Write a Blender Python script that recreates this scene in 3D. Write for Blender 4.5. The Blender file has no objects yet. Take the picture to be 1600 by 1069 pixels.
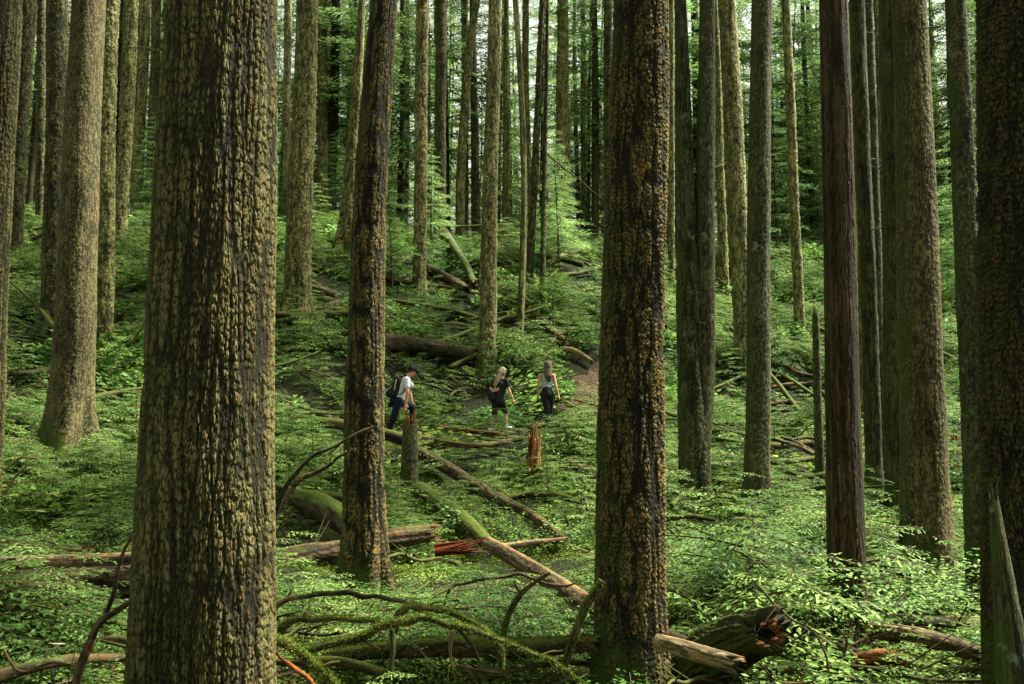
import bpy, math, random
import numpy as np
from mathutils import Vector
rng = np.random.default_rng(7)
random.seed(7)
SC = bpy.context.scene
COL = SC.collection
R = math.radians

# ------------------------------------------------------------------ camera, sky, sun, exposure
FPX, PITCH, CX, CY = 1556.0, R(6.0), 800.0, 534.5      # eye at the origin, looking along +Y
cam = bpy.data.cameras.new('camera'); camo = bpy.data.objects.new('camera', cam); COL.objects.link(camo)
cam.sensor_width = 36; cam.lens = 36*FPX/1600; cam.clip_start = .05; cam.clip_end = 2000
camo.rotation_euler = (R(90)+PITCH, 0, 0); SC.camera = camo
W = bpy.data.worlds.new('World'); SC.world = W; W.use_nodes = True
nt = W.node_tree; nt.nodes.clear()
sky = nt.nodes.new('ShaderNodeTexSky'); sky.sky_type = 'NISHITA'; sky.sun_disc = False
SUN_EL, SUN_AZ = R(56), R(74)                           # azimuth clockwise from +Y: right, a little ahead
sky.sun_elevation = SUN_EL; sky.sun_rotation = SUN_AZ; sky.air_density = 1.5; sky.dust_density = 4; sky.ozone_density = .6
hs = nt.nodes.new('ShaderNodeHueSaturation'); hs.inputs['Saturation'].default_value = .12; hs.inputs['Value'].default_value = 1.0
bg = nt.nodes.new('ShaderNodeBackground'); bg.inputs['Strength'].default_value = .06
wo = nt.nodes.new('ShaderNodeOutputWorld')
nt.links.new(sky.outputs[0], hs.inputs['Color']); tint = nt.nodes.new('ShaderNodeMix'); tint.data_type = 'RGBA'; tint.blend_type = 'MULTIPLY'; tint.inputs[0].default_value = 1; tint.inputs[7].default_value = (.93, 1, .84, 1)
nt.links.new(hs.outputs[0], tint.inputs[6]); nt.links.new(tint.outputs[2], bg.inputs[0]); nt.links.new(bg.outputs[0], wo.inputs[0])
sun = bpy.data.lights.new('sun', 'SUN'); suno = bpy.data.objects.new('sun', sun); COL.objects.link(suno)
sun.energy = 5.0; sun.angle = R(9); sun.color = (1, .985, .86)
sd = Vector((math.sin(SUN_AZ)*math.cos(SUN_EL), math.cos(SUN_AZ)*math.cos(SUN_EL), math.sin(SUN_EL)))
suno.rotation_euler = sd.to_track_quat('Z', 'Y').to_euler()
SC.view_settings.view_transform = 'Standard'; SC.view_settings.look = 'None'
SC.view_settings.exposure = 2.2; SC.view_settings.gamma = 1
SC.cycles.max_bounces = 5; SC.cycles.diffuse_bounces = 3; SC.cycles.transmission_bounces = 3; SC.cycles.transparent_max_bounces = 4
SC.cycles.use_denoising = True

# ------------------------------------------------------------------ noise
def hsh(*k):
    h = np.zeros(np.broadcast(*k).shape, np.uint32)
    for i, a in enumerate(k):
        h ^= (np.asarray(a).astype(np.int64) & 0xffffffff).astype(np.uint32)*np.uint32([374761393, 668265263, 2246822519, 3266489917][i])
        h = (h ^ (h >> np.uint32(15)))*np.uint32(2246822519)
        h ^= h >> np.uint32(13)
    h = h*np.uint32(3266489917); h ^= h >> np.uint32(16)
    return h.astype(np.float64)/4294967295.0
def vnoise(x, y, z=0.0, s=0):
    x, y, z = np.broadcast_arrays(np.asarray(x, float), np.asarray(y, float), np.asarray(z, float))
    xi, yi, zi = np.floor(x), np.floor(y), np.floor(z)
    fx, fy, fz = x-xi, y-yi, z-zi
    fx, fy, fz = [f*f*(3-2*f) for f in (fx, fy, fz)]
    r = 0
    for a in (0, 1):
        for b in (0, 1):
            for c in (0, 1):
                r = r+hsh(xi+a, yi+b, zi+c, np.full(x.shape, s))*(fx if a else 1-fx)*(fy if b else 1-fy)*(fz if c else 1-fz)
    return r*2-1
def fbm(x, y, z=0.0, s=0, o=3):
    r, a = 0, 1.0
    for k in range(o):
        r = r+a*vnoise(np.asarray(x)*2**k, np.asarray(y)*2**k, np.asarray(z)*2**k, s+k); a *= .5
    return r
def sstep(a, b, x):
    t = np.clip((x-a)/(b-a), 0, 1); return t*t*(3-2*t)
def cells(u, v, nu, s):
    """cellular noise, periodic in u with period nu cells"""
    ui, vi = np.floor(u), np.floor(v)
    f1 = np.full(u.shape, 9.); f2 = f1.copy(); idc = np.zeros(u.shape); tu = idc.copy(); tv = idc.copy()
    ss = np.full(u.shape, s)
    for a in (-1, 0, 1):
        for b in (-1, 0, 1):
            cu, cv = ui+a, vi+b
            k = np.mod(cu, nu)
            px = cu+.15+.7*hsh(k, cv, ss); py = cv+.1+.8*hsh(k, cv, ss+17)
            d = np.hypot(u-px, v-py)
            n = d < f1
            f2 = np.where(n, f1, np.minimum(f2, d)); idc = np.where(n, hsh(k, cv, ss+31), idc); f1 = np.where(n, d, f1)
            tu = np.where(n, u-px, tu); tv = np.where(n, v-py, tv)
    return f1, f2, idc, tu, tv

# ------------------------------------------------------------------ the ground's shape
PY = [-30, 0, 6, 12, 15, 18, 21, 22, 25.5, 27.5, 29, 33, 40, 45, 60, 130, 400]
PZ = [-1.4, -1.6, -1.75, -1.78, -1.45, -.95, -.12, .1, .5, 1.9, 2.8, 4.2, 7.8, 9.2, 10.2, 12, 16]
MOUNDS = [(2.3, 9.6, .42, .95, .8), (-1.0, 8.0, .12, .8, .6), (-3.2, 11.5, .25, 1.6, 1.0), (3.8, 17.5, .3, 1.6, 1.2), (-.3, 33, .5, 2.5, 1.5), (4.0, 11.6, .22, 1.0, .7)]
def ground(x, y):
    x = np.asarray(x, float); y = np.asarray(y, float)
    s = np.where(x < -3, 4.0*np.tanh((-x-3)/5), 0)-np.where(x > 2, 2.4*np.tanh((x-2)/4), 0)
    yy = y+s*sstep(8, 16, y)
    z = (np.interp(yy-.7, PY, PZ)+np.interp(yy, PY, PZ)+np.interp(yy+.7, PY, PZ))/3
    flat = 1-.75*sstep(20.8, 21.8, yy)*(1-sstep(25.8, 27, yy))
    z = z+(.16*fbm(x/3.1, y/3.1, 0, 3, 2)+.11*vnoise(x/.85, y/.85, 0, 9)+.04*vnoise(x/.35, y/.35, 0, 12))*flat*np.clip(y/8, .3, 1)+.35*vnoise(x/9, y/9, 0, 21)*sstep(27, 36, y)
    for mx, my, a, sx, sy in MOUNDS:
        z = z+a*np.exp(-((x-mx)/sx)**2-((y-my)/sy)**2)
    return z
CP, SP = math.cos(PITCH), math.sin(PITCH)
def ray(px, py):
    cx, cz = (px-CX)/FPX, -(py-CY)/FPX
    d = np.array([cx, CP-cz*SP, SP+cz*CP]); return d/d[1]
def at(px, py, Y): return ray(px, py)*Y
def px2m(w, Y): return w*Y/FPX/CP
YS = np.arange(3, 60, .04)
def hitY(px, py):
    d = ray(px, py); P = d[None]*YS[:, None]
    below = P[:, 2] < ground(P[:, 0], P[:, 1])
    return float(YS[np.argmax(below)]) if below.any() else 46.0
def onground(px, py, lift=0):
    Y = hitY(px, py); p = at(px, py, Y); p[2] = float(ground(p[0], Y))+lift; return p

# ------------------------------------------------------------------ objects
def tag(o, label=None, cat=None, group=None, kind=None):
    for k, v in (('label', label), ('category', cat), ('group', group), ('kind', kind)):
        if v: o[k] = v
    return o
def empty(name, loc, label=None, cat=None, group=None):
    o = bpy.data.objects.new(name, None); COL.objects.link(o); o.location = loc; o.empty_display_size = .2
    return tag(o, label, cat, group)
def mesh(name, V, F, mats, attrs=None, mi=None, smooth=True):
    """V (n,3); F: (m,4) or (m,3) array or a list of such arrays"""
    Fs = F if isinstance(F, list) else [F]
    me = bpy.data.meshes.new(name)
    V = np.ascontiguousarray(V, np.float32)
    me.vertices.add(len(V)); me.vertices.foreach_set('co', V.ravel())
    li = np.concatenate([f.ravel() for f in Fs]).astype(np.int32)
    tot = np.concatenate([np.full(len(f), f.shape[1], np.int32) for f in Fs])
    st = np.concatenate([[0], np.cumsum(tot)[:-1]]).astype(np.int32)
    me.loops.add(len(li)); me.loops.foreach_set('vertex_index', li)
    me.polygons.add(len(tot)); me.polygons.foreach_set('loop_start', st); me.polygons.foreach_set('loop_total', tot)
    if mi is not None: me.polygons.foreach_set('material_index', np.asarray(mi, np.int32))
    me.polygons.foreach_set('use_smooth', np.full(len(tot), smooth, bool))
    for m in (mats if isinstance(mats, (list, tuple)) else [mats]): me.materials.append(m)
    for k, a in (attrs or {}).items():
        at_ = me.attributes.new(k, 'FLOAT', 'POINT'); at_.data.foreach_set('value', np.ascontiguousarray(a, np.float32))
    me.update(calc_edges=True)
    return me
def obj(name, me, parent=None, loc=None, hidden=False):
    o = bpy.data.objects.new(name, me)
    if not hidden: COL.objects.link(o)
    if parent is not None: o.parent = parent
    if loc is not None: o.location = loc
    return o

# ------------------------------------------------------------------ materials
def newmat(name):
    m = bpy.data.materials.new(name); m.use_nodes = True; t = m.node_tree; t.nodes.clear()
    out = t.nodes.new('ShaderNodeOutputMaterial'); p = t.nodes.new('ShaderNodeBsdfPrincipled')
    t.links.new(p.outputs[0], out.inputs[0]); p.inputs['Specular IOR Level'].default_value = .12
    return m, t, p, out
def N(t, ty, **kw):
    n = t.nodes.new(ty)
    for k, v in kw.items():
        if k in n.inputs: n.inputs[k].default_value = v
        else: setattr(n, k, v)
    return n
def ramp(t, src, stops, interp='LINEAR'):
    r = t.nodes.new('ShaderNodeValToRGB'); r.color_ramp.interpolation = interp
    e = r.color_ramp.elements
    while len(e) < len(stops): e.new(.5)
    for el, (p, c) in zip(e, stops):
        el.position = p; el.color = (*c, 1) if isinstance(c, tuple) else (c, c, c, 1)
    t.links.new(src, r.inputs[0]); return r.outputs[0]
def mix(t, f, a, b, mode='MIX'):
    m = t.nodes.new('ShaderNodeMix'); m.data_type = 'RGBA'; m.blend_type = mode
    for s, v in ((0, f), (6, a), (7, b)):
        if isinstance(v, bpy.types.NodeSocket): t.links.new(v, m.inputs[s])
        else: m.inputs[s].default_value = (*v, 1) if isinstance(v, tuple) else v
    return m.outputs[2]
def math_(t, op, a, b=None, c=None):
    m = t.nodes.new('ShaderNodeMath'); m.operation = op
    for i, v in enumerate((a, b, c)):
        if v is None: continue
        if isinstance(v, bpy.types.NodeSocket): t.links.new(v, m.inputs[i])
        else: m.inputs[i].default_value = v
    return m.outputs[0]
def noise(t, vec, scale, detail=3, rough=.6):
    n = N(t, 'ShaderNodeTexNoise', Scale=scale, Detail=detail, Roughness=rough)
    if vec is not None: t.links.new(vec, n.inputs['Vector'])
    return n.outputs[0]

def bark_mat(name, dark, mid, light, warm, moss=.5, mossc=(.035, .05, .008), mesh_attr=True, cw=.03, ch=.08, top_moss=0.0, lichen=0.0, warmth=.62, seed=0.0, side=(-.8, -.1, .35), bump=.6, foot=.42, patchy=0):
    m, t, p, out = newmat(name); p.inputs['Roughness'].default_value = .85
    tc = t.nodes.new('ShaderNodeTexCoord'); ob = tc.outputs['Object']
    geo = t.nodes.new('ShaderNodeNewGeometry')
    off = N(t, 'ShaderNodeVectorMath', operation='ADD'); t.links.new(ob, off.inputs[0]); off.inputs[1].default_value = (seed, seed*.7, seed*1.3); ob = off.outputs[0]
    fine = noise(t, ob, 70 if mesh_attr else 28, 4, .7)
    if mesh_attr:
        a = t.nodes.new('ShaderNodeAttribute'); a.attribute_name = 'bark'; h = a.outputs['Fac']
        b = t.nodes.new('ShaderNodeAttribute'); b.attribute_name = 'plate'; c = b.outputs['Fac']
    else:
        sc = N(t, 'ShaderNodeVectorMath', operation='MULTIPLY'); sc.inputs[1].default_value = (1/cw, 1/cw, 1/ch)
        t.links.new(ob, sc.inputs[0])
        wn = N(t, 'ShaderNodeTexNoise', Scale=.5, Detail=2); t.links.new(sc.outputs[0], wn.inputs['Vector'])
        wm = N(t, 'ShaderNodeVectorMath', operation='SCALE'); wm.inputs[3].default_value = 1.6; t.links.new(wn.outputs['Color'], wm.inputs[0])
        ad = N(t, 'ShaderNodeVectorMath', operation='ADD'); t.links.new(sc.outputs[0], ad.inputs[0]); t.links.new(wm.outputs[0], ad.inputs[1])
        vo = N(t, 'ShaderNodeTexVoronoi', feature='DISTANCE_TO_EDGE'); t.links.new(ad.outputs[0], vo.inputs['Vector'])
        vc = N(t, 'ShaderNodeTexVoronoi', feature='F1'); t.links.new(ad.outputs[0], vc.inputs['Vector'])
        h = math_(t, 'MULTIPLY', vo.outputs['Distance'], 2.3)
        sp = t.nodes.new('ShaderNodeSeparateColor'); t.links.new(vc.outputs['Color'], sp.inputs[0]); c = sp.outputs[0]
    hh = math_(t, 'ADD', h, math_(t, 'MULTIPLY', math_(t, 'SUBTRACT', fine, .5), .7 if mesh_attr else .45))
    wf = ramp(t, c, [(warmth-.05, 0.0), (warmth+.12, 1.0)])
    if patchy: wf = math_(t, 'MULTIPLY', ramp(t, noise(t, ob, 9.0, 5, .75), [(.50, 0.03), (.63, 1.0)]), math_(t, 'ADD', wf, .12))
    lc = mix(t, wf, light, warm)
    lc = mix(t, ramp(t, c, [(.0, .8), (.5, 0.0)]), lc, mid)
    k = ramp(t, hh, [(.06, 0.0), (.40, 1.0)]); col = mix(t, k, dark, mid)
    k2 = ramp(t, hh, [(.30, 0.0), (1.05, 1.0)]); col = mix(t, k2, col, lc)
    big = noise(t, ob, 1.3, 3, .6)
    col = mix(t, 1.0, col, ramp(t, big, [(.3, .62), (.7, 1.25)]), 'MULTIPLY')
    # moss on one side and on whatever faces up
    dot = N(t, 'ShaderNodeVectorMath', operation='DOT_PRODUCT'); t.links.new(geo.outputs['Normal'], dot.inputs[0]); dot.inputs[1].default_value = side
    mn = noise(t, ob, 3.2, 5, .7)
    mm = math_(t, 'ADD', math_(t, 'MULTIPLY', dot.outputs['Value'], .38), math_(t, 'ADD', mn, moss-.72))
    if foot:                                             # moss climbs a little way up from the roots
        so = t.nodes.new('ShaderNodeSeparateXYZ'); t.links.new(tc.outputs['Object'], so.inputs[0])
        mm = math_(t, 'ADD', mm, ramp(t, so.outputs[2], [(0, foot), (.85, 0.0)]))
    if top_moss:
        sp2 = t.nodes.new('ShaderNodeSeparateXYZ'); t.links.new(geo.outputs['Normal'], sp2.inputs[0])
        mm = math_(t, 'ADD', mm, math_(t, 'MULTIPLY', sp2.outputs[2], top_moss))
    mk = ramp(t, mm, [(.38, 0.0), (.62, .9)])
    mc = mix(t, fine, tuple(v*.45 for v in mossc), tuple(v*1.7 for v in mossc))
    col = mix(t, mk, col, mc)
    if lichen:
        ln = noise(t, ob, 4.1, 6, .75); lk = ramp(t, ln, [(.60-lichen*.1, 0.0), (.66, .75)])
        col = mix(t, lk, col, (.16, .2, .12))
    t.links.new(col, p.inputs['Base Color'])
    bp = t.nodes.new('ShaderNodeBump'); bp.inputs['Strength'].default_value = bump; bp.inputs['Distance'].default_value = .012 if mesh_attr else .06
    t.links.new(hh if not mesh_attr else math_(t, 'ADD', fine, math_(t, 'MULTIPLY', noise(t, ob, 220, 2, .6), .4)), bp.inputs['Height'])
    t.links.new(bp.outputs[0], p.inputs['Normal'])
    return m
DK, MD = (.010, .008, .004), (.055, .045, .018)
BARK = {
 'scaly': bark_mat('scaly bark', DK, (.024, .021, .008), (.135, .12, .046), (.13, .07, .024), moss=.52, lichen=.0, warmth=.85),
 'khaki': bark_mat('khaki bark', DK, (.028, .024, .009), (.13, .11, .046), (.14, .09, .036), moss=.42, warmth=.8, seed=4),
 'blocky': bark_mat('blocky bark', (.006, .005, .003), (.016, .014, .006), (.115, .092, .032), (.25, .12, .028), moss=.43, warmth=.62, seed=9, patchy=1),
 'dark_blocky': bark_mat('dark blocky bark', (.006, .005, .003), (.014, .012, .006), (.06, .046, .018), (.11, .05, .014), moss=.38, warmth=.62, seed=13, patchy=1),  # blocky bark in darker browns, for one trunk and two logs
 'red': bark_mat('red brown bark', (.012, .007, .004), (.026, .018, .008), (.080, .062, .026), (.075, .046, .018), moss=.30, warmth=.6, seed=21),
 'grey': bark_mat('grey green bark', DK, (.024, .024, .010), (.095, .09, .040), (.10, .08, .04), moss=.46, lichen=.15, warmth=.8, seed=31),
 'olive': bark_mat('olive bark', DK, (.020, .020, .007), (.075, .07, .027), (.08, .06, .027), moss=.42, warmth=.8, seed=37),
 'mossy': bark_mat('mossy bark', DK, (.03, .024, .010), (.09, .07, .03), (.09, .05, .02), moss=.5, top_moss=.5, mossc=(.05, .07, .008), seed=41, side=(0, 0, 0), foot=0),
 'bare': bark_mat('bare wood', (.02, .014, .007), (.06, .045, .021), (.21, .16, .082), (.22, .12, .045), moss=.33, top_moss=.12, seed=51, side=(0, 0, 0), foot=0),
 'dead': bark_mat('dead bark', (.010, .008, .004), (.032, .024, .011), (.12, .09, .045), (.13, .07, .028), moss=.42, top_moss=.25, mossc=(.045, .06, .010), seed=61, side=(0, 0, 0), foot=0),
 'rot': bark_mat('rotten wood', (.012, .006, .003), (.07, .032, .012), (.32, .15, .045), (.36, .11, .022), moss=.34, seed=71, side=(0, 0, 0), foot=0),
 'splinter': bark_mat('red splintered wood', (.03, .006, .003), (.15, .025, .008), (.32, .075, .018), (.36, .12, .03), moss=.0, mesh_attr=False, cw=.01, ch=.2, seed=81, side=(0, 0, 0), foot=0),
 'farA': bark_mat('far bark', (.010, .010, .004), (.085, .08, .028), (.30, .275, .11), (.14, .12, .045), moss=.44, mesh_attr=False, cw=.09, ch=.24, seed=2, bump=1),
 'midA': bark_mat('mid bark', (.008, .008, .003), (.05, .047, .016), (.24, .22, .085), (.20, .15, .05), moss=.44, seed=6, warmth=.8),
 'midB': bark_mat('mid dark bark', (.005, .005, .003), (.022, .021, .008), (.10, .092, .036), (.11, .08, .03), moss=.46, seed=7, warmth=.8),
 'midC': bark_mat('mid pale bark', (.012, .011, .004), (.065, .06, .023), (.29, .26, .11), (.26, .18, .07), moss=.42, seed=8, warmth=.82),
 'farC': bark_mat('haze paled far bark', (.016, .015, .006), (.12, .115, .042), (.40, .37, .155), (.20, .18, .07), moss=.40, mesh_attr=False, cw=.09, ch=.3, seed=3, bump=1),  # far bark colour lightened in place of distance haze
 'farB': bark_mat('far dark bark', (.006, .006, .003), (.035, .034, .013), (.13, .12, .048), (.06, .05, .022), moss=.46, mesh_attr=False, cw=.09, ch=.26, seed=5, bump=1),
}
def leaf_mat(name, a, b, c, trans=.35, scale=1.2, rough=.55):
    m, t, p, out = newmat(name); p.inputs['Roughness'].default_value = rough
    oi = t.nodes.new('ShaderNodeObjectInfo'); geo = t.nodes.new('ShaderNodeNewGeometry')
    n = noise(t, geo.outputs['Position'], scale, 3, .6)
    f = math_(t, 'ADD', math_(t, 'MULTIPLY', oi.outputs['Random'], .5), math_(t, 'SUBTRACT', n, .25))
    isl = math_(t, 'MULTIPLY', math_(t, 'SUBTRACT', geo.outputs['Random Per Island'], .5), .45)
    f = math_(t, 'ADD', f, isl)
    col = ramp(t, f, [(.1, a), (.5, b), (.9, c)])
    t.links.new(col, p.inputs['Base Color'])
    tr = t.nodes.new('ShaderNodeBsdfTranslucent'); t.links.new(col, tr.inputs[0])
    ms = t.nodes.new('ShaderNodeMixShader'); ms.inputs[0].default_value = trans
    t.links.new(p.outputs[0], ms.inputs[1]); t.links.new(tr.outputs[0], ms.inputs[2]); t.links.new(ms.outputs[0], out.inputs[0])
    return m
LEAF = leaf_mat('broad leaves', (.02, .07, .018), (.085, .185, .036), (.26, .37, .10), .4)
LOW = leaf_mat('low ground leaves', (.018, .045, .009), (.095, .16, .022), (.28, .36, .075), .35, .9)
SPRAY = leaf_mat('hemlock needles', (.02, .06, .016), (.10, .19, .036), (.30, .39, .11), .35)
CROWN = leaf_mat('crown needles', (.03, .055, .014), (.09, .14, .038), (.22, .29, .10), .6, .12)
CROWN2 = leaf_mat('pale crown needles', (.045, .10, .025), (.13, .225, .06), (.27, .37, .13), .65, .12)
MOSS = leaf_mat('moss tufts', (.03, .045, .005), (.085, .115, .010), (.19, .22, .025), .2, 2.5, .9)
TWIG, t_, p_, _o = newmat('twig bark'); p_.inputs['Base Color'].default_value = (.05, .035, .018, 1); p_.inputs['Roughness'].default_value = .8
PALE, t_, p_, _o = newmat('pale dead twig'); p_.inputs['Base Color'].default_value = (.33, .26, .17, 1); p_.inputs['Roughness'].default_value = .8
def ground_mat(name, cols, scale):
    m, t, p, out = newmat(name); p.inputs['Roughness'].default_value = .95
    geo = t.nodes.new('ShaderNodeNewGeometry'); P = geo.outputs['Position']
    a = noise(t, P, .7*scale, 4, .65); b = noise(t, P, 9*scale, 5, .75); c = noise(t, P, 60, 3, .7)
    col = ramp(t, math_(t, 'ADD', math_(t, 'MULTIPLY', a, .5), math_(t, 'MULTIPLY', b, .5)), cols)
    col = mix(t, 1.0, col, ramp(t, c, [(.3, .35), (.7, 1.6)]), 'MULTIPLY')
    col = mix(t, 1.0, col, ramp(t, noise(t, P, 14, 3, .7), [(.4, .4), (.62, 1.7)]), 'MULTIPLY')
    t.links.new(col, p.inputs['Base Color'])
    bp = t.nodes.new('ShaderNodeBump'); bp.inputs['Strength'].default_value = 1; bp.inputs['Distance'].default_value = .12
    t.links.new(math_(t, 'ADD', b, c), bp.inputs['Height']); t.links.new(bp.outputs[0], p.inputs['Normal'])
    return m
GROUND = ground_mat('forest floor', [(.36, (.012, .009, .005)), (.46, (.016, .015, .005)), (.54, (.02, .028, .006)), (.68, (.055, .075, .010))], 1)
DIRT = ground_mat('trail earth', [(.38, (.03, .018, .009)), (.5, (.08, .052, .026)), (.62, (.17, .12, .065))], 2)

# ------------------------------------------------------------------ ground sheet and trail
def axis(lo, a, b, hi, step, n):
    k = np.linspace(0, 1, n+1)[1:]**3
    return np.concatenate([(a-(a-lo)*k)[::-1], np.arange(a, b, step), b+(hi-b)*k])
gx, gy = axis(-400, -22, 22, 400, .14, 28), axis(-60, 3, 48, 600, .14, 34)
X, Y = np.meshgrid(gx, gy); Z = ground(X, Y)
def gridf(ny, nx):
    i = (np.arange(ny-1)[:, None]*nx+np.arange(nx-1)[None]).ravel()
    return np.stack([i, i+1, i+nx+1, i+nx], 1)
tag(obj('ground', mesh('ground', np.stack([X, Y, Z], -1).reshape(-1, 3), gridf(*X.shape), GROUND)), kind='structure')
def resample(P, n):
    P = np.asarray(P, float); d = np.r_[0, np.cumsum(np.linalg.norm(np.diff(P[:, :3], axis=0), axis=1))]
    Q = np.concatenate([2*P[:1]-P[1:2], P, 2*P[-1:]-P[-2:-1]])
    t = np.linspace(0, d[-1], n); k = np.clip(np.searchsorted(d, t, side='right')-1, 0, len(P)-2)
    f = ((t-d[k])/np.maximum(d[k+1]-d[k], 1e-9))[:, None]
    a, b, c, e = Q[k], Q[k+1], Q[k+2], Q[k+3]
    return .5*(2*b+(c-a)*f+(2*a-5*b+4*c-e)*f**2+(3*b-a-3*c+e)*f**3)
TR = [(530, 706), (603, 688), (700, 684), (790, 676), (853, 668), (905, 648), (940, 620), (960, 598), (985, 590)]
TP = np.array([onground(*p) for p in TR]); TP = TP[np.argsort(TP[:, 0])]
tp = resample(TP, 90)
def path_dist(x, y):
    return np.min(np.hypot(np.asarray(x)[:, None]-tp[None, :, 0], np.asarray(y)[:, None]-tp[None, :, 1]), axis=1)
rows = []
tn = np.gradient(tp[:, :2], axis=0); tn /= np.linalg.norm(tn, axis=1)[:, None]; nn = np.stack([-tn[:, 1], tn[:, 0]], 1)
for k, w in enumerate(np.linspace(-1, 1, 13)):
    wd = (.42+.45*sstep(1.2, 2.2, tp[:, 0]))*(1+.25*vnoise(np.arange(90)*.3, k*0, 0, 5))
    q = tp[:, :2]+nn*(w*wd)[:, None]
    z = ground(q[:, 0], q[:, 1])+.035-.07*(abs(w) > .95)
    rows.append(np.column_stack([q, z]))
tag(obj('path', mesh('path', np.array(rows).reshape(-1, 3), gridf(13, 90), DIRT)), kind='structure')

# ------------------------------------------------------------------ tubes with bark
STY = {'far': (.036, .085, .034, .3),   # cell width, cell height, depth (m), second layer
 'scaly': (.009, .052, .018, .35), 'khaki': (.016, .065, .015, .4), 'blocky': (.014, .036, .022, .5), 'dark_blocky': (.015, .045, .026, .5),
 'red': (.022, .40, .008, .4), 'grey': (.022, .045, .012, .4), 'olive': (.028, .14, .010, .5), 'mossy': (.03, .09, .008, .4), 'bare': (.02, .7, .003, .2),
 'dead': (.03, .14, .010, .4), 'rot': (.03, .35, .018, .4)}
def tube(P, Rr, nu, sty, seed=0, flare=None, jag=0, cap=True, dscale=1.0, gn=0.06):
    """P (n,3) centres, Rr (n) radii -> V, F, attrs.  flare=(amp, height, lobes)"""
    P = np.asarray(P, float); n = len(P); Rr = np.asarray(Rr, float)
    T = np.gradient(P, axis=0); T /= np.linalg.norm(T, axis=1)[:, None]+1e-12
    ref = np.array([0, 1, 0.]) if abs(T[0][1]) < .8 else np.array([0, 0, 1.])
    A = np.zeros_like(P); a = np.cross(T[0], ref); a /= np.linalg.norm(a); A[0] = a
    for i in range(1, n):
        a = a-T[i]*np.dot(a, T[i]); a /= np.linalg.norm(a); A[i] = a
    B = np.cross(T, A)
    L = np.r_[0, np.cumsum(np.linalg.norm(np.diff(P, axis=0), axis=1))]
    th = np.linspace(0, 2*np.pi, nu, endpoint=False)
    TH, LL = np.meshgrid(th, L); RR = np.repeat(Rr[:, None], nu, 1)
    rm = float(np.median(Rr[:max(2, n//2)]))
    cw, ch, dep, l2 = STY[sty]; dep *= dscale
    ct, st = np.cos(TH), np.sin(TH)
    kx, ky = ct*rm, st*rm                                # metres round the stem, so every noise closes on itself
    wu = fbm(kx/.05+seed, ky/.05, LL/.09, seed, 3)*.75; wv = fbm(kx/.06+5, ky/.06+seed, LL/.12, seed+5, 2)*.5
    nu1 = max(4, round(2*np.pi*rm/cw)); u = TH/(2*np.pi)*nu1
    f1, f2, idc, tu, tv = cells(u+wu, LL/ch+wv, nu1, seed)
    h1 = sstep(.0, .30, f2-f1)
    tilt = np.clip(.5+(hsh(np.floor(idc*999), 3)-.5)*1.6*tu-.55*tv, 0, 1)      # flakes overlap like shingles
    keep = .42+.58*sstep(.1, .7, idc+.3*fbm(kx/.10, ky/.10, LL/.22, seed+9, 2))
    fw, fh = {'far': (.07, .42), 'scaly': (.028, .50), 'khaki': (.036, .4), 'blocky': (.050, .34), 'dark_blocky': (.055, .36)}.get(sty, (cw*1.5, ch*3.6))
    rid = sstep(.0, .46, np.abs(vnoise(kx/fw+.5*wu, ky/fw, LL/fh, seed+60)))*(.8+.2*sstep(-.5, .3, vnoise(kx/(fw*2.2), ky/(fw*2.2), LL/(fh*.7), seed+71)))
    rid2 = sstep(.0, .32, np.abs(vnoise(kx/(cw*.45), ky/(cw*.45), LL/(ch*.6), seed+61)))
    fin = fbm(kx/.008, ky/.008, LL/.02, seed+62, 2)
    big = fbm(kx/.16, ky/.16, LL/.3, seed+66, 2)
    fl = (.25+.75*h1)*keep*(.4+.6*tilt)*1.6
    rs = {'far': .62, 'scaly': .77, 'khaki': .42, 'grey': .55, 'blocky': .78}.get(sty, .75)
    h = (1-rs+rs*rid)*(.14+.80*fl*(1-l2+l2*(.15+.85*rid2)))*1.3+(.30 if sty in ('blocky', 'dark_blocky') else .22)*fin*(.4+.6*rid)+.07*big
    h = np.clip(h, 0, 1.15)
    disp = dep*(h-.5)+rm*gn*fbm(ct*1.3+seed, st*1.3, LL*.9, seed+7, 2)
    if flare:
        amp, hh, lob = flare
        e = np.exp(-LL/hh); disp = disp+RR*amp*e*(1+.75*np.cos(lob*TH+seed)+.35*np.cos((lob+2)*TH+1.7*seed))
    RD = RR+disp*np.clip(RR/rm, .15, 1)
    V = P[:, None]+(A[:, None]*ct[..., None]+B[:, None]*st[..., None])*RD[..., None]
    if jag:
        sp_ = vnoise(ct*3.5, st*3.5, 0*LL, seed+3)+.6*vnoise(ct*9, st*9, 0*LL, seed+4)
        V = V+T[:, None]*(jag*sp_*sstep(.82, 1, LL/L[-1]))[..., None]
    V = V.reshape(-1, 3)
    i = (np.arange(n-1)[:, None]*nu+np.arange(nu)[None]).ravel(); j = (np.arange(n-1)[:, None]*nu+(np.arange(nu)[None]+1) % nu).ravel()
    F = [np.stack([i, j, j+nu, i+nu], 1)]
    at_h, at_c = h.ravel(), idc.ravel()
    if cap:
        c0, c1 = len(V), len(V)+1
        V = np.vstack([V, P[0], P[-1]-T[-1]*abs(jag)*.6-T[-1]*Rr[-1]*(.4 if jag else 0)])
        k = np.arange(nu); k2_ = (k+1) % nu; b = (n-1)*nu
        F += [np.stack([k2_, k, np.full(nu, c0)], 1), np.stack([b+k, b+k2_, np.full(nu, c1)], 1)]
        at_h = np.r_[at_h, 0, 0]; at_c = np.r_[at_c, .5, .5]
    return V, F, {'bark': at_h, 'plate': at_c}
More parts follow.
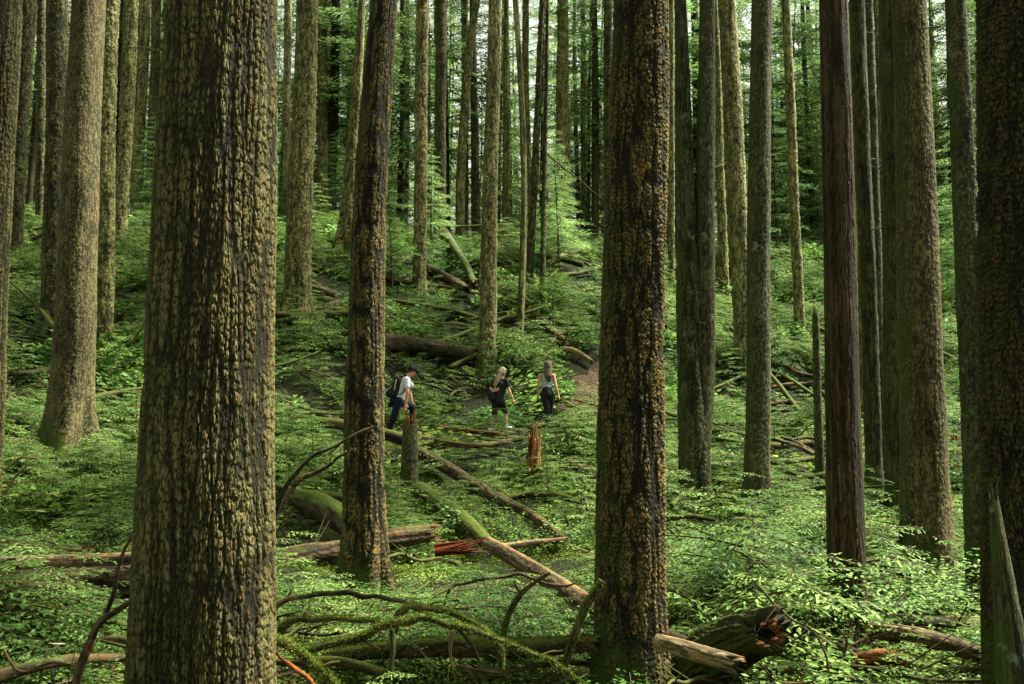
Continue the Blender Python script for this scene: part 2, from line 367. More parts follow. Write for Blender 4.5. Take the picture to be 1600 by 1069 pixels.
def join(parts):
    """parts: list of (V, F, attrs)"""
    Vs, Fs, o = [], [], 0; at_ = {}
    for V, F, a in parts:
        Vs.append(V)
        for f in (F if isinstance(F, list) else [F]): Fs.append(f+o)
        o += len(V)
        for k, v in (a or {}).items(): at_.setdefault(k, []).append(v)
    return np.vstack(Vs), Fs, {k: np.concatenate(v) for k, v in at_.items()}
def stick(P, r0, r1, nu=5):
    """plain thin tapering tube"""
    P = np.asarray(P, float); n = len(P)
    T = np.gradient(P, axis=0); T /= np.linalg.norm(T, axis=1)[:, None]+1e-12
    ref = np.where(np.abs(T[:, 2:3]) > .85, np.array([[1., 0, 0]]), np.array([[0, 0, 1.]]))
    A = np.cross(T, ref); A /= np.linalg.norm(A, axis=1)[:, None]; B = np.cross(T, A)
    th = np.linspace(0, 2*np.pi, nu, endpoint=False); r = np.linspace(r0, r1, n)[:, None, None]
    V = (P[:, None]+(A[:, None]*np.cos(th)[None, :, None]+B[:, None]*np.sin(th)[None, :, None])*r).reshape(-1, 3)
    i = (np.arange(n-1)[:, None]*nu+np.arange(nu)[None]).ravel(); j = (np.arange(n-1)[:, None]*nu+(np.arange(nu)[None]+1) % nu).ravel()
    F = [np.stack([i, j, j+nu, i+nu], 1)]
    return V, F, {'bark': np.full(len(V), .6), 'plate': np.full(len(V), .3)}

# ------------------------------------------------------------------ foliage meshes
def blades(C, D, Nn, ln, wd, fold=0.0):
    """one kite-shaped leaf per row: centre C, direction D, normal Nn, length ln, width wd"""
    C, D, Nn = [np.asarray(a, float) for a in (C, D, Nn)]
    D = D/(np.linalg.norm(D, axis=1)[:, None]+1e-9); S = np.cross(D, Nn); S /= np.linalg.norm(S, axis=1)[:, None]+1e-9; U = np.cross(S, D)
    ln, wd = np.broadcast_to(ln, len(C))[:, None], np.broadcast_to(wd, len(C))[:, None]
    V = np.stack([C, C+D*ln*.45+S*wd*.5+U*fold*wd, C+D*ln, C+D*ln*.45-S*wd*.5+U*fold*wd], 1).reshape(-1, 3)
    i = np.arange(len(C))*4; return V, np.stack([i, i+1, i+2, i+3], 1), None
def rn(n, *s): return rng.normal(size=(n,)+s)
def ru(a, b, n): return rng.uniform(a, b, n)
def clump_leafy(nstem, nleaf, rad, hgt, ll):
    """low shrub: arching stems with small leaves held flat"""
    C, D, Nn, st = [], [], [], []
    for _ in range(nstem):
        az = rng.uniform(0, 6.28); r = rad*rng.uniform(.3, 1); h = hgt*rng.uniform(.5, 1.1)
        tt = np.linspace(0, 1, 7); P = np.column_stack([np.cos(az)*r*tt, np.sin(az)*r*tt, h*np.sin(tt*1.75)/.98])
        st.append(stick(P, .004, .0015, 3))
        for k in range(nleaf):
            f = rng.uniform(.3, 1.0); p = np.array([np.interp(f, tt, P[:, i]) for i in range(3)])
            a2 = az+rng.choice([-1, 1])*rng.uniform(.4, 1.5)
            p = p+np.array([np.cos(a2), np.sin(a2), rng.normal()*.25])*rng.uniform(0, .09)*rad/.3
            C.append(p); D.append([np.cos(a2), np.sin(a2), rng.uniform(-.35, .2)]); Nn.append([rng.normal()*.5, rng.normal()*.5, 1])
    return blades(C, D, Nn, ru(.7, 1.3, len(C))*ll, ru(.5, .75, len(C))*ll, .12), join(st)
def spray_pts(p0, az, L, droop, dens, tw=.42):
    """flat feathery conifer branch: returns leaflet centres, directions, normals, lengths and the axis"""
    tt = np.linspace(0, 1, 8)
    ax = np.column_stack([np.cos(az)*L*tt, np.sin(az)*L*tt, -droop*L*tt**1.7+.10*L*tt])+p0
    C, D, Nn, Ln = [], [], [], []
    n = int(dens)
    for k in range(n):
        f = (k+.7)/n; b = np.array([np.interp(f, tt, ax[:, i]) for i in range(3)])
        l2 = L*tw*(1-f)**.7*min(1, f*3.5+.25)*rng.uniform(.7, 1.15)+.03*L
        for s in (-1, 1):
            a2 = az+s*rng.uniform(.8, 1.15); d = np.array([np.cos(a2), np.sin(a2), rng.uniform(-.30, .02)])
            m = max(2, int(round(3.2*l2/(L*.16)+1)))
            for q in range(m):
                g = (q+.2)/m*l2; aa = a2+rng.normal()*.5
                C.append(b+d*g+np.array([0, 0, rng.normal()*.012*L])); D.append([np.cos(aa), np.sin(aa), d[2]-.1+rng.normal()*.15]); Nn.append([rng.normal()*.3, rng.normal()*.3, 1])
                Ln.append(l2/m*1.5+.03*L)
    return C, D, Nn, Ln, ax
def conifer(nbr, z0, z1, Lmax, dens, droop, wid, taper=1.0, gap=0.12, lmin=.15):
    """whorled branches between heights z0..z1 as one foliage mesh + woody sticks"""
    C, D, Nn, Ln, st = [], [], [], [], []
    for i in range(nbr):
        f = (i+rng.uniform(0, 1))/nbr
        if rng.random() < gap: continue
        z = z0+(z1-z0)*f; L = Lmax*(lmin+(1-lmin)*(1-f)**taper)*rng.uniform(.6, 1.15)*min(1, .55+f*4)
        a = spray_pts(np.array([0, 0, z]), i*2.4+rng.normal()*.5, L, droop*rng.uniform(.5, 1.4), dens)
        C += a[0]; D += a[1]; Nn += a[2]; Ln += a[3]; st.append(stick(a[4], .012*L+.002, .003*L, 3))
    Ln = np.array(Ln)
    return blades(C, D, Nn, Ln, np.maximum(Ln*wid, .004), .05), join(st)
def two(name, fol, wood, ml, mw):
    V, F, _ = join([(fol[0], fol[1], None), (wood[0], wood[1], None)])
    nf = len(fol[1]); tot = sum(len(f) for f in F); mi = np.r_[np.zeros(nf, int), np.ones(tot-nf, int)]
    return mesh(name, V, F, [ml, mw], mi=mi, smooth=False)

# crowns: one mesh per variant, shared by copies
CR = []
for k in range(5):
    z0 = [2, 4, 6.5, 3, 5][k]
    f, w = conifer([140, 125, 118, 140, 130][k], z0, [30, 31, 29, 27, 33][k], [3.6, 3.3, 3.9, 3.2, 3.5][k], 15, [.35, .5, .3, .45, .4][k], .34, .8, .36)
    CR.append(two('crown', f, w, CROWN2 if k in (2, 3) else CROWN, TWIG))
HIGH = []                                                # high crowns of the near trees
for k in range(3):
    f, w = conifer(46, 15.5, 29, [3.4, 3.0, 2.6][k], 9, .4, .34, .8, .15)
    HIGH.append(two('crown', f, w, CROWN, TWIG))

# ------------------------------------------------------------------ trees measured in the photograph
TRUNKS, LOGS = [], []   # (x, y, r) to keep undergrowth out of the stems
def dead_limbs(P, Rr, n, zlo, zhi, lmin, lmax, seed):
    r = np.random.default_rng(seed); out = []
    for _ in range(n):
        z = r.uniform(zlo, zhi); k = int(np.clip(np.searchsorted(P[:, 2], z), 0, len(P)-1)); p = P[k]; az = r.uniform(0, 6.28); L = r.uniform(lmin, lmax)
        m = 6; tt = np.linspace(0, 1, m); bend = r.normal()*.3
        q = np.column_stack([np.cos(az+bend*tt)*L*tt, np.sin(az+bend*tt)*L*tt, L*(r.uniform(-.35, .25)*tt-.12*tt*tt)+r.normal(size=m)*.02*L*tt])+p
        out.append(stick(q, .010+.008*L, .004, 4))
        for s in range(int(L*2.5)):
            f = r.uniform(.3, .95); b = np.array([np.interp(f, tt, q[:, i]) for i in range(3)]); a2 = az+r.choice([-1, 1])*r.uniform(.5, 1.2); l = L*r.uniform(.12, .35)
            out.append(stick([b, b+np.array([np.cos(a2), np.sin(a2), r.normal()*.35])*l], .005, .002, 3))
    return out
def tree(sty, xb, yb, wb, xt, wt, label, Y=None, flare=(.35, .28, 5), crown=None, limbs=3, H=None, bend=0.0, mat=None, kind='conifer_tree', cat='tree', group=None, name=None, extra=None, jag=0, topY=None):
    seed = int(xb*7+yb) % 997
    if Y is None: Y = hitY(xb, yb)
    p1, p0 = at(xt, 0, Y), at(xb, yb, Y)
    d = (p1-p0)/(p1[2]-p0[2])                            # per metre of height
    if topY is not None: topz = at(xt, topY, Y)[2]
    z = p0[2]
    for _ in range(6): z = float(ground(*(p0+d*(z-p0[2]))[:2]))-.12
    base = p0+d*(z-p0[2]); r0 = px2m(wb, Y)/2; r1 = px2m(wt, Y)/2
    vis = .462*Y+.8-z                                    # height shown by the frame
    grad = (r0-r1)/max(p1[2]-p0[2], .5)
    H = H or rng.uniform(26, 31)
    if topY is not None: H = vis = topz-z
    near = Y < 56; far_ = Y > 20.5
    dv = np.clip(Y*(.0008 if Y < 10 else .0011), .0042, .045) if near else .12
    res = np.clip(Y*(.0006 if Y < 10 else .0009), .0028, .03) if near else .09
    zz = np.arange(0, vis, dv)
    if topY is None: zz = np.r_[zz, np.linspace(vis+.05, H, 14)]
    rr = r0-grad*(zz-(p0[2]-z)); rend = max(r1*.9, .02)
    if topY is None:
        k = zz > vis; rv = max(r0-grad*(vis-(p0[2]-z)), .03); rr[k] = rv*(1-((zz[k]-vis)/(H-vis)))**.8+.012
    rr = np.maximum(rr, .012)
    wob = bend*np.sin(np.clip(zz/vis, 0, 1)*np.pi)
    P = np.column_stack([d[0]*zz+wob+.012*np.sin(zz*.8+seed)*min(1, r0*5), d[1]*zz+.012*np.cos(zz*.7+seed), zz])
    nu = int(np.clip(2*np.pi*r0/res, 14, 760))
    s = 'far' if far_ and sty != 'bare' else sty
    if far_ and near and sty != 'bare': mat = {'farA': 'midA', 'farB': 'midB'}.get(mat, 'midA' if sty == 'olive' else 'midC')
    V, F, A = tube(P, rr, nu, s, seed, flare, jag, dscale=1)
    parts = [(V, F, A)]
    if Y > 19: limbs = limbs*2+2
    if limbs and topY is None: parts += dead_limbs(P, rr, limbs, vis*.35, vis*1.1, .25, min(1.6, Y*.05), seed)
    if 9 < Y < 20 and topY is None: parts += dead_limbs(P, rr, 6, vis*.3, vis*.98, .18, .5, seed+3)
    if extra: parts += extra(P, rr, Y)
    V, F, A = join(parts)
    root = empty(name or kind, base, label, cat, group)
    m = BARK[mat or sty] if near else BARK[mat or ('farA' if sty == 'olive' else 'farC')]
    obj('trunk', mesh('trunk', V, F, m, A), root)
    TRUNKS.append((base[0], base[1], r0*1.5))
    if topY is None:
        me = crown if crown is not None else HIGH[seed % 3]
        c = obj('crown', me, root); c.rotation_euler = (0, 0, seed); c.location = (P[-1][0]*.75, P[-1][1]*.75, 0)
        c.scale = (1, 1, H/30)
    return root
def root_flare(a=.8, h=.35, lob=4): return (a, h, lob)

T = tree
T('scaly', 318, 1069, 211, 351, 168, 'huge furrowed tree trunk filling the near left, mossy on its left side', Y=4.7, flare=None, limbs=0)
T('blocky', 982, 1050, 108, 1000, 88, 'thick near trunk with orange and black blocky bark right of centre', Y=7.6, flare=(.18, .4, 5), limbs=0)
T('blocky', 567, 925, 66, 602, 43, 'dark blocky trunk beside the man with backpack, rooted behind the arching branch', flare=(.32, .5, 6), limbs=0, bend=-.08)
T('dark_blocky', 1606, 1060, 118, 1590, 128, 'dark rough trunk cut off by the right edge of the photo', Y=6.6, flare=None, limbs=0)
T('scaly', -22, 500, 60, 6, 56, 'scaly trunk cut off by the left edge of the photo', Y=9.5, flare=(.2, .3, 5), limbs=0)
T('khaki', 107, 706, 62, 139, 50, 'broad khaki trunk with flared mossy foot near the left edge', flare=(.5, .6, 4), limbs=0)
T('khaki', 1453, 938, 72, 1419, 52, 'fine scaled brown trunk standing in leafy shrubs at the right', flare=(.35, .6, 5), limbs=0)
T('red', 1330, 1060, 58, 1301, 44, 'smooth red brown trunk rising through a leafy bush', Y=8.6, flare=(.1, .4, 4), limbs=0)
T('grey', 1181, 832, 38, 1190, 33, 'slim grey flecked trunk right of the twin stemmed tree', flare=(.5, .5, 5), limbs=2)
T('grey', 1537, 1000, 44, 1494, 30, 'lichen blotched slim trunk behind the leaning grey snag', Y=9.6, flare=None, limbs=1)
def twin(P, rr, Y):
    a, b = at(1101, 560, Y), at(1105, 0, Y); z0 = P[0]; n = 260
    base = at(1086, 790, Y); base[2] = float(ground(base[0], Y))-.12
    q = resample([at(1093, 700, Y)-base, a-base, at(1102, 300, Y)-base, b-base, at(1106, -60, Y)-base, at(1108, -520, Y)-base], 420)
    return [tube(q, np.linspace(px2m(34, Y)/2, px2m(17, Y)/2, 420)*np.r_[np.ones(330), np.linspace(1, .25, 90)], 90, 'grey', 77)]
T('blocky', 1086, 790, 50, 1062, 18, 'twin stemmed tree with a wide brown lower trunk right of the near trunk', mat='grey', flare=(.1, .3, 5), limbs=0, extra=twin)
T('khaki', 1166, 588, 31, 1136, 27, 'pale olive trunk leaning slightly left above the slope, between twin stems and grey trunk', limbs=2)
T('olive', 1368, 782, 26, 1340, 22, 'dark ridged trunk with splayed roots between the red brown trunk and broad dark trunk', flare=(.8, .3, 4), limbs=1)
T('grey', 1383, 770, 14, 1357, 13, 'thin speckled trunk half hidden behind the dark ridged trunk', Y=20.0, limbs=1)
T('olive', 1408, 815, 44, 1392, 36, 'broad dark olive trunk touching the fine scaled brown trunk', flare=(.2, .4, 5), limbs=0)
T('olive', 1395, 620, 14, 1371, 13, 'thin dark trunk behind the broad dark olive trunk', Y=27, limbs=2)
T('olive', 1350, 640, 16, 1334, 15, 'dim trunk glimpsed behind the red brown trunk', Y=25, limbs=2)
T('grey', 1250, 526, 16, 1228, 13, 'slender straight trunk alone against the bright leaves at right', limbs=3)
T('olive', 1132, 468, 15, 1117, 10, 'thin trunk behind the pale olive leaning trunk', limbs=2)
T('khaki', 1049, 420, 10, 1049, 8, 'thin pale trunk just right of the thick orange barked trunk', Y=38, limbs=1)
T('grey', 760, 583, 27, 773, 19, 'speckled straight trunk rooted beside the dark fallen log above the hikers', flare=(.45, .4, 5), limbs=1)
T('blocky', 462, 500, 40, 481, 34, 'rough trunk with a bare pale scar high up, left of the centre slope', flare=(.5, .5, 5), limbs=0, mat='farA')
T('khaki', 655, 462, 20, 660, 20, 'smooth pale trunk uphill left of centre above the upper logs', flare=(.4, .4, 5), limbs=2)
T('olive', 826, 467, 13, 848, 9, 'dark trunk leaning right, uphill of the long haired hiker', limbs=3, mat='farB')
T('olive', 847, 470, 8, 856, 5, 'very thin dark stem close beside the leaning dark trunk', limbs=7, mat='farB')
T('olive', 947, 518, 7, 950, 15, 'thin stem hugging the left side of the thick orange barked trunk', limbs=1, mat='farB', H=24)
T('khaki', 162, 548, 26, 171, 27, 'second khaki trunk half hidden behind the broad one at left', flare=(.2, .3, 5), limbs=1, mat='farA')
T('olive', 80, 522, 30, 91, 31, 'dark green trunk on a mossy spreading root at far left', flare=(.9, .4, 3), limbs=7, mat='farB')
T('olive', 186, 402, 20, 206, 22, 'olive trunk standing on the left crest, nearest of three', limbs=2, mat='farA')
T('olive', 211, 362, 19, 226, 18, 'middle olive trunk of the three on the left crest', Y=46, limbs=2, mat='farA')
T('olive', 235, 362, 18, 245, 14, 'olive trunk on the left crest touching the huge trunk edge', Y=48, limbs=2, mat='farA')
T('olive', 20, 420, 22, 43, 27, 'blackish trunk between the left edge trunk and dark green trunk', Y=33, limbs=4, mat='farB')
T('olive', 62, 430, 12, 66, 14, 'thin blackish trunk behind the dark green trunk', Y=36, limbs=4, mat='farB')
T('khaki', 446, 372, 11, 450, 12, 'thin pale trunk just right of the huge near trunk', Y=44, limbs=1)
T('olive', 506, 350, 20, 503, 15, 'straight trunk on the crest behind the scarred trunk', Y=47, limbs=3, mat='farA')
T('olive', 541, 398, 26, 566, 11, 'leaning trunk with a thick rough foot just left of the dark blocky trunk', limbs=2, mat='farA', flare=(.7, 1.2, 5))
T('olive', 688, 364, 16, 689, 18, 'dark straight trunk with mossy bent limbs on the centre crest', Y=43, limbs=6, mat='farB')
T('olive', 721, 355, 15, 746, 12, 'curved trunk leaning right on the centre crest', Y=45, limbs=3, mat='farA', bend=-.25)
T('olive', 744, 345, 14, 738, 10, 'dark trunk behind the curved leaning trunk', Y=50, limbs=3, mat='farB')
T('olive', 727, 352, 10, 726, 11, 'thin trunk crossing behind the curved leaning trunk', Y=54, limbs=3, mat='farA')
T('olive', 790, 350, 10, 791, 8, 'thin trunk right of the speckled straight trunk', Y=48, limbs=3, mat='farA')
T('olive', 821, 352, 12, 821, 10, 'straight trunk behind the split pale pole', Y=47, limbs=3, mat='farA')
T('olive', 880, 362, 24, 879, 17, 'thick straight trunk on the crest with dead twigs', Y=46, limbs=9, mat='farA')
T('olive', 911, 356, 8, 911, 6, 'thin crest stem left of the thick orange barked trunk', Y=52, limbs=3, mat='farA')
T('olive', 928, 358, 7, 927, 6, 'thin dark crest stem nearer the thick orange barked trunk', Y=54, limbs=3, mat='farB')
T('olive', 1487, 390, 6, 1480, 5, 'thin dark sapling stem in the bright gap at right', Y=48, limbs=3, mat='farB')
# the split pale pole
def pole_strip(P, rr, Y):
    q = P[(P[:, 2] > 1.2) & (P[:, 2] < 15)]; q = q[::6]+np.array([.055, -.10, 0]); return []
T('bare', 811, 548, 11, 803, 9, 'dead weathered pole streaked white, leaning left at the centre', limbs=0, mat='midC', kind='dead_pole', cat='dead tree', bend=.22)
# broken snags
def splinters(name, c, r, L, n, mat, parent, dirn=(0, 0, 1), seed=0):
    g = np.random.default_rng(seed+5); parts = []; dirn = np.array(dirn, float); dirn /= np.linalg.norm(dirn)
    a = np.cross(dirn, [0, 1, .3]); a /= np.linalg.norm(a); b = np.cross(dirn, a)
    for k in range(n):
        th = g.uniform(0, 6.28); q = r*np.sqrt(g.uniform(.1, 1)); p = np.array(c)+a*np.cos(th)*q+b*np.sin(th)*q
        l = L*g.uniform(.25, 1)*(1 if q > r*.5 else .6); dd = dirn+a*g.normal()*.10+b*g.normal()*.10
        w = r*g.uniform(.12, .32)
        parts.append(stick([p-dirn*L*.35, p+dd*l*.5, p+dd*l], w, w*.12, 4))
    V, F, A = join(parts); return obj(name, mesh(name, V, F, mat, A, smooth=False), parent)
def snag(sty, xb, yb, wb, xt, yt, wt, label, Y=None, spl=.22, n=22, smat=None, flare=(.15, .3, 5), mat=None, dirn=None):
    if Y is None: Y = hitY(xb, yb)
    p0, p1 = at(xb, yb, Y), at(xt, yt, Y); z = float(ground(p0[0], Y))-.1; base = p0+(p1-p0)/(p1[2]-p0[2])*(z-p0[2])
    L = np.linalg.norm(p1-base); n_ = int(L/max(.0011*Y, .008)); t = np.linspace(0, 1, max(n_, 12))[:, None]
    P = (p1-base)*t; rr = np.linspace(px2m(wb, Y)/2, px2m(wt, Y)/2, len(P)); nu = int(np.clip(2*np.pi*rr[0]/max(.0011*Y, .007), 16, 260))
    root = empty('broken_snag', base, label, 'dead tree')
    V, F, A = tube(P, rr, nu, sty, int(xb), flare, jag=rr[-1]*.9)
    obj('trunk', mesh('trunk', V, F, BARK[mat or sty], A), root)
    splinters('broken_top', P[-1], rr[-1]*.8, spl, n, smat or BARK['rot'], root, dirn or tuple((p1-base)/L), int(xb))
    TRUNKS.append((base[0], base[1], rr[0])); return root
snag('grey', 639, 792, 27, 641, 662, 23, 'broken off stump with splintered orange top in front of the backpacked man', Y=18.2, spl=.30)
snag('rot', 833, 752, 22, 835, 684, 19, 'short rotten red brown stump below the two women', spl=.42, n=14)
snag('grey', 1282, 768, 15, 1274, 492, 10, 'slim broken snag speckled white left of the red brown trunk', spl=.35, n=9, smat=BARK['dead'])
snag('red', 1592, 1120, 78, 1553, 782, 13, 'leaning grey split snag in front of the right edge trunk', Y=5.6, spl=.16, n=9, smat=BARK['dead'], flare=None, mat='grey')
snag('dead', 509, 874, 17, 509, 856, 13, 'little charred dark stump behind the brown log', spl=.12, n=10)
snag('mossy', 1248, 912, 27, 1247, 884, 24, 'squat dark stump under the pale stick', spl=.04, n=8, smat=BARK['dead'])
snag('rot', 1502, 742, 30, 1498, 690, 24, 'dark red rotten stump glimpsed between the right hand trunks', spl=.3, n=14, smat=BARK['splinter'])
snag('rot', 752, 456, 9, 751, 438, 5, 'pale upright splinter beside the speckled straight trunk', spl=.25, n=7, smat=BARK['bare'])

# ------------------------------------------------------------------ moss fringe
def moss_fringe(P, Rr, n, parent, ln=.03, hang=.3, off=None):
    P = np.asarray(P); k = rng.integers(0, len(P)-1, n); f = rng.random(n)[:, None]
    C = P[k]*(1-f)+P[k+1]*f; T_ = P[k+1]-P[k]; T_ /= np.linalg.norm(T_, axis=1)[:, None]+1e-9
    A_ = np.cross(T_, [0, 0, 1.]); A_ /= np.linalg.norm(A_, axis=1)[:, None]+1e-9; U = np.cross(A_, T_)
    th = rng.normal(size=n)*1.25+np.pi/2; D = A_*np.cos(th)[:, None]+U*np.sin(th)[:, None]
    r = np.asarray(Rr)[k][:, None]
    D2 = D+rn(n, 3)*.5; D2[:, 2] -= hang*(D[:, 2] < .1)*2
    V, F, _ = blades(C+D*r*.93, D2, rn(n, 3), ru(.5, 1.4, n)*ln*.6, ru(.3, .5, n)*ln*.5)
    return tag(obj('moss', mesh('moss', V, F, MOSS, smooth=False), parent), kind='stuff')

# ------------------------------------------------------------------ fallen logs
def log(pts, sty, label, name='fallen_log', lift=0.0, jag=.06, moss=0, res=.0011, mat=None, spl=None, taper=None, cat='log', Y=None, bl=.035, dscale=1.0):
    """pts: (px, py, width px) of the centre line; it lies on the ground under each point"""
    Q, W_ = [], []
    for i, (x, y, w) in enumerate(pts):
        Yd = (Y[i] if isinstance(Y, (list, tuple)) else Y) if Y else hitY(x, y+w*.42)
        Q.append(at(x, y, Yd)+np.array([0, 0, lift+.20])); W_.append(px2m(w, Yd)/2)
    Q = np.array(Q); base = Q.mean(0).copy(); base[2] = float(ground(base[0], base[1]))
    L = np.linalg.norm(np.diff(Q, axis=0), axis=1).sum(); Ym = Q[:, 1].mean(); n = int(np.clip(L/(res*Ym), 12, 900))
    S = resample(np.column_stack([Q-base, W_]), n); P, rr = S[:, :3], np.maximum(S[:, 3], .006)
    nu = int(np.clip(2*np.pi*rr.max()/(res*Ym), 10, 260))
    LOGS.append(((P+base)[::max(1, n//14)], float(rr.max())))
    root = empty(name, base, label, cat)
    V, F, A = tube(P, rr, nu, sty, int(abs(pts[0][0])+pts[0][1]) % 991, None, jag, gn=.10, dscale=dscale)
    obj('wood' if name != 'fallen_log' else 'trunk', mesh('log', V, F, BARK[mat or sty], A), root)
    if moss: moss_fringe(P, rr, int(moss*L), root, bl)
    if spl:
        d = P[-1]-P[-3]; splinters('broken_end', P[-1], rr[-1]*.85, spl[0], spl[1], spl[2], root, tuple(d), int(pts[0][0]))
    return root, P, rr, base
log([(-60, 955, 62), (60, 950, 58), (160, 943, 56), (235, 940, 50)], 'dead', 'thick dark bark covered log low at the left edge', dscale=1.3)
log([(-50, 924, 20), (60, 920, 20), (150, 916, 19), (240, 911, 18)], 'bare', 'pale stripped log lying on the dark log at left', lift=.05, Y=[9.7, 9.75, 9.8, 9.85])
log([(405, 915, 40), (480, 897, 40), (545, 886, 36), (610, 868, 32), (672, 858, 26)], 'dead', 'reddish brown log passing behind the dark blocky trunk', Y=[12.3, 12.5, 12.7, 12.8, 13.0], jag=.1, dscale=1.6, spl=(.2, 8, BARK['rot']))
sp0 = at(735, 852, 10.8); LOGS.append((np.array([sp0+np.array([q, 0, 0]) for q in (-.25, 0, .25)]), .1))
r_ = empty('splintered_wood', sp0, 'bright red splintered slab of wood at the foot of the slope', 'broken wood')
splinters('splinter', np.array([-.22, 0, -.02]), .065, .48, 15, BARK['splinter'], r_, (1, .1, .16), 3)
log([(762, 878, 21), (810, 908, 25), (870, 948, 29), (930, 988, 32), (1000, 1022, 34), (1110, 1075, 40)], 'bare', 'long pale barkless log sloping down behind the thick orange barked trunk', mat='bare', res=.0011, Y=[11.2, 10.4, 9.6, 8.9, 8.4, 7.9], jag=.08, spl=(.12, 9, BARK['bare']))
log([(650, 722, 20), (700, 748, 19), (762, 788, 17), (830, 826, 14), (880, 866, 10)], 'dead', 'thin mossy log sloping right from the orange topped stump', moss=260)
log([(655, 785, 26), (695, 812, 25), (735, 845, 24), (760, 872, 22)], 'mossy', 'short thick mossy log below the orange topped stump', moss=500)
log([(775, 880, 11), (825, 873, 11), (885, 867, 9)], 'bare', 'pale slim log lying level near the slope foot')
log([(470, 800, 34), (505, 815, 40), (540, 838, 40), (575, 862, 36)], 'mossy', 'dark moss humped log left of the dark blocky trunk', moss=600)
log([(560, 548, 30), (620, 548, 29), (690, 556, 27), (748, 566, 23)], 'dead', 'big dark log on the bank above the man', moss=500, lift=.0, mat='dark_blocky', bl=.06)
log([(606, 412, 9), (650, 420, 13), (700, 444, 15), (730, 462, 14)], 'dead', 'dark upper log slanting under the leaning log')
log([(590, 440, 6), (650, 452, 6), (700, 458, 6), (755, 470, 6)], 'bare', 'thin straight log below the dark upper log')
log([(690, 366, 12), (708, 398, 13), (728, 430, 13), (740, 458, 12)], 'grey', 'grey mossy log leaning down the upper slope', lift=.15, spl=(.35, 8, BARK['rot']))
log([(478, 458, 13), (500, 463, 13), (523, 470, 10)], 'dead', 'short dark log right of the scarred trunk')
log([(756, 472, 7), (800, 482, 8), (840, 505, 10), (882, 545, 11)], 'bare', 'weathered fallen pole sloping to a pale broken end', mat='dead', spl=(.4, 6, BARK['bare']))
log([(850, 440, 7), (900, 436, 7), (945, 424, 6)], 'mossy', 'thin mossy log high on the slope at right of centre')
log([(1050, 752, 8), (1150, 748, 9), (1230, 744, 9), (1280, 738, 8)], 'mossy', 'slim mossy log crossing behind the grey flecked trunk', moss=200, lift=.1)
log([(1112, 768, 14), (1200, 784, 15), (1300, 800, 13), (1405, 806, 7)], 'mossy', 'long dark mossy log under the slim crossing log', moss=300)
log([(1170, 886, 6), (1215, 889, 7), (1272, 893, 6)], 'bare', 'straight pale stick resting on the squat dark stump', name='fallen_branch', cat='branch', Y=[10.6, 10.6, 10.6])
log([(1050, 846, 7), (1080, 844, 8), (1115, 850, 6)], 'mossy', 'short mossy stick right of the thick orange barked trunk', name='fallen_branch', cat='branch', lift=.15)
log([(1049, 838, 8), (1066, 822, 8), (1085, 806, 5)], 'mossy', 'mossy twig pointing up beside the twin stemmed tree', name='fallen_branch', cat='branch', lift=.25)
log([(1362, 1024, 26), (1420, 1034, 28), (1480, 1048, 27), (1535, 1068, 24)], 'bare', 'cracked pale brown log in the bottom right corner', mat='bare', Y=[8.2, 8.0, 7.8, 7.6], jag=.1, dscale=2, spl=(.15, 8, BARK['bare']))
log([(1340, 1000, 22), (1440, 1012, 26), (1560, 1018, 28)], 'dead', 'dark bark log behind the cracked pale brown log', Y=[8.9, 8.9, 8.9], dscale=1.5)
log([(1340, 1076, 20), (1380, 1070, 20), (1420, 1078, 18)], 'rot', 'rotten brown log piece at the foot of the red brown trunk', Y=[7.6, 7.5, 7.4])
log([(1025, 1048, 20), (1070, 1062, 25), (1150, 1088, 28)], 'bare', 'pale rounded log end at the bottom beside the hollow log', mat='bare', Y=[6.9, 6.8, 6.6])
log([(1090, 1085, 84), (1130, 1058, 80), (1168, 1040, 74), (1200, 1032, 68)], 'rot', 'hollow dark broken log end with a splintered rim', mat='dark_blocky', Y=[7.7, 7.5, 7.3, 7.1], jag=.12, dscale=1.6, spl=(.07, 12, BARK['rot']), moss=100)
log([(505, 1072, 22), (600, 1060, 26), (720, 1054, 30), (830, 1056, 28), (930, 1048, 24)], 'mossy', 'mossy log lying along the bottom edge between two near trunks', Y=7.4, moss=1800)
log([(-30, 598, 7), (40, 596, 9), (80, 590, 8)], 'bare', 'pale log on the slope left of the broad khaki trunk', mat='dead')
log([(-20, 994, 9), (30, 992, 9), (60, 994, 7)], 'dead', 'small stick below the thick dark log at left edge', name='fallen_branch', cat='branch')
log([(1470, 770, 12), (1500, 830, 16), (1530, 836, 16)], 'mossy', 'fern green mossy log between the right trunks', moss=900, bl=.08)
log([(1478, 650, 6), (1500, 655, 6), (1530, 664, 6)], 'bare', 'pale stick above the dark red stump at right', name='fallen_branch', cat='branch')
log([(1110, 620, 5), (1200, 590, 6), (1290, 640, 6)], 'mossy', 'long thin stick on the slope behind the grey flecked trunk', name='fallen_branch', cat='branch')
log([(1040, 690, 6), (1130, 684, 7), (1200, 668, 7)], 'mossy', 'mossy branch on the slope left of the grey flecked trunk', name='fallen_branch', cat='branch')
log([(880, 556, 9), (900, 560, 8), (925, 576, 7)], 'bare', 'bleached stick above the trail bend', name='fallen_branch', cat='branch')
log([(690, 682, 7), (730, 688, 7), (790, 694, 6)], 'rot', 'brown stick with orange end below the blond woman', name='fallen_branch', cat='branch')
log([(890, 740, 14), (925, 762, 16), (960, 786, 16)], 'dead', 'pale barked log left of the thick orange barked trunk', mat='dead', moss=150)
log([(560, 800, 18), (470, 790, 16), (420, 775, 14)], 'mossy', 'leafy mossed log between huge trunk and dark blocky trunk', moss=300)
log([(0, 870, 14), (60, 880, 16), (130, 884, 12)], 'dead', 'thin dark log behind the pale stripped log')

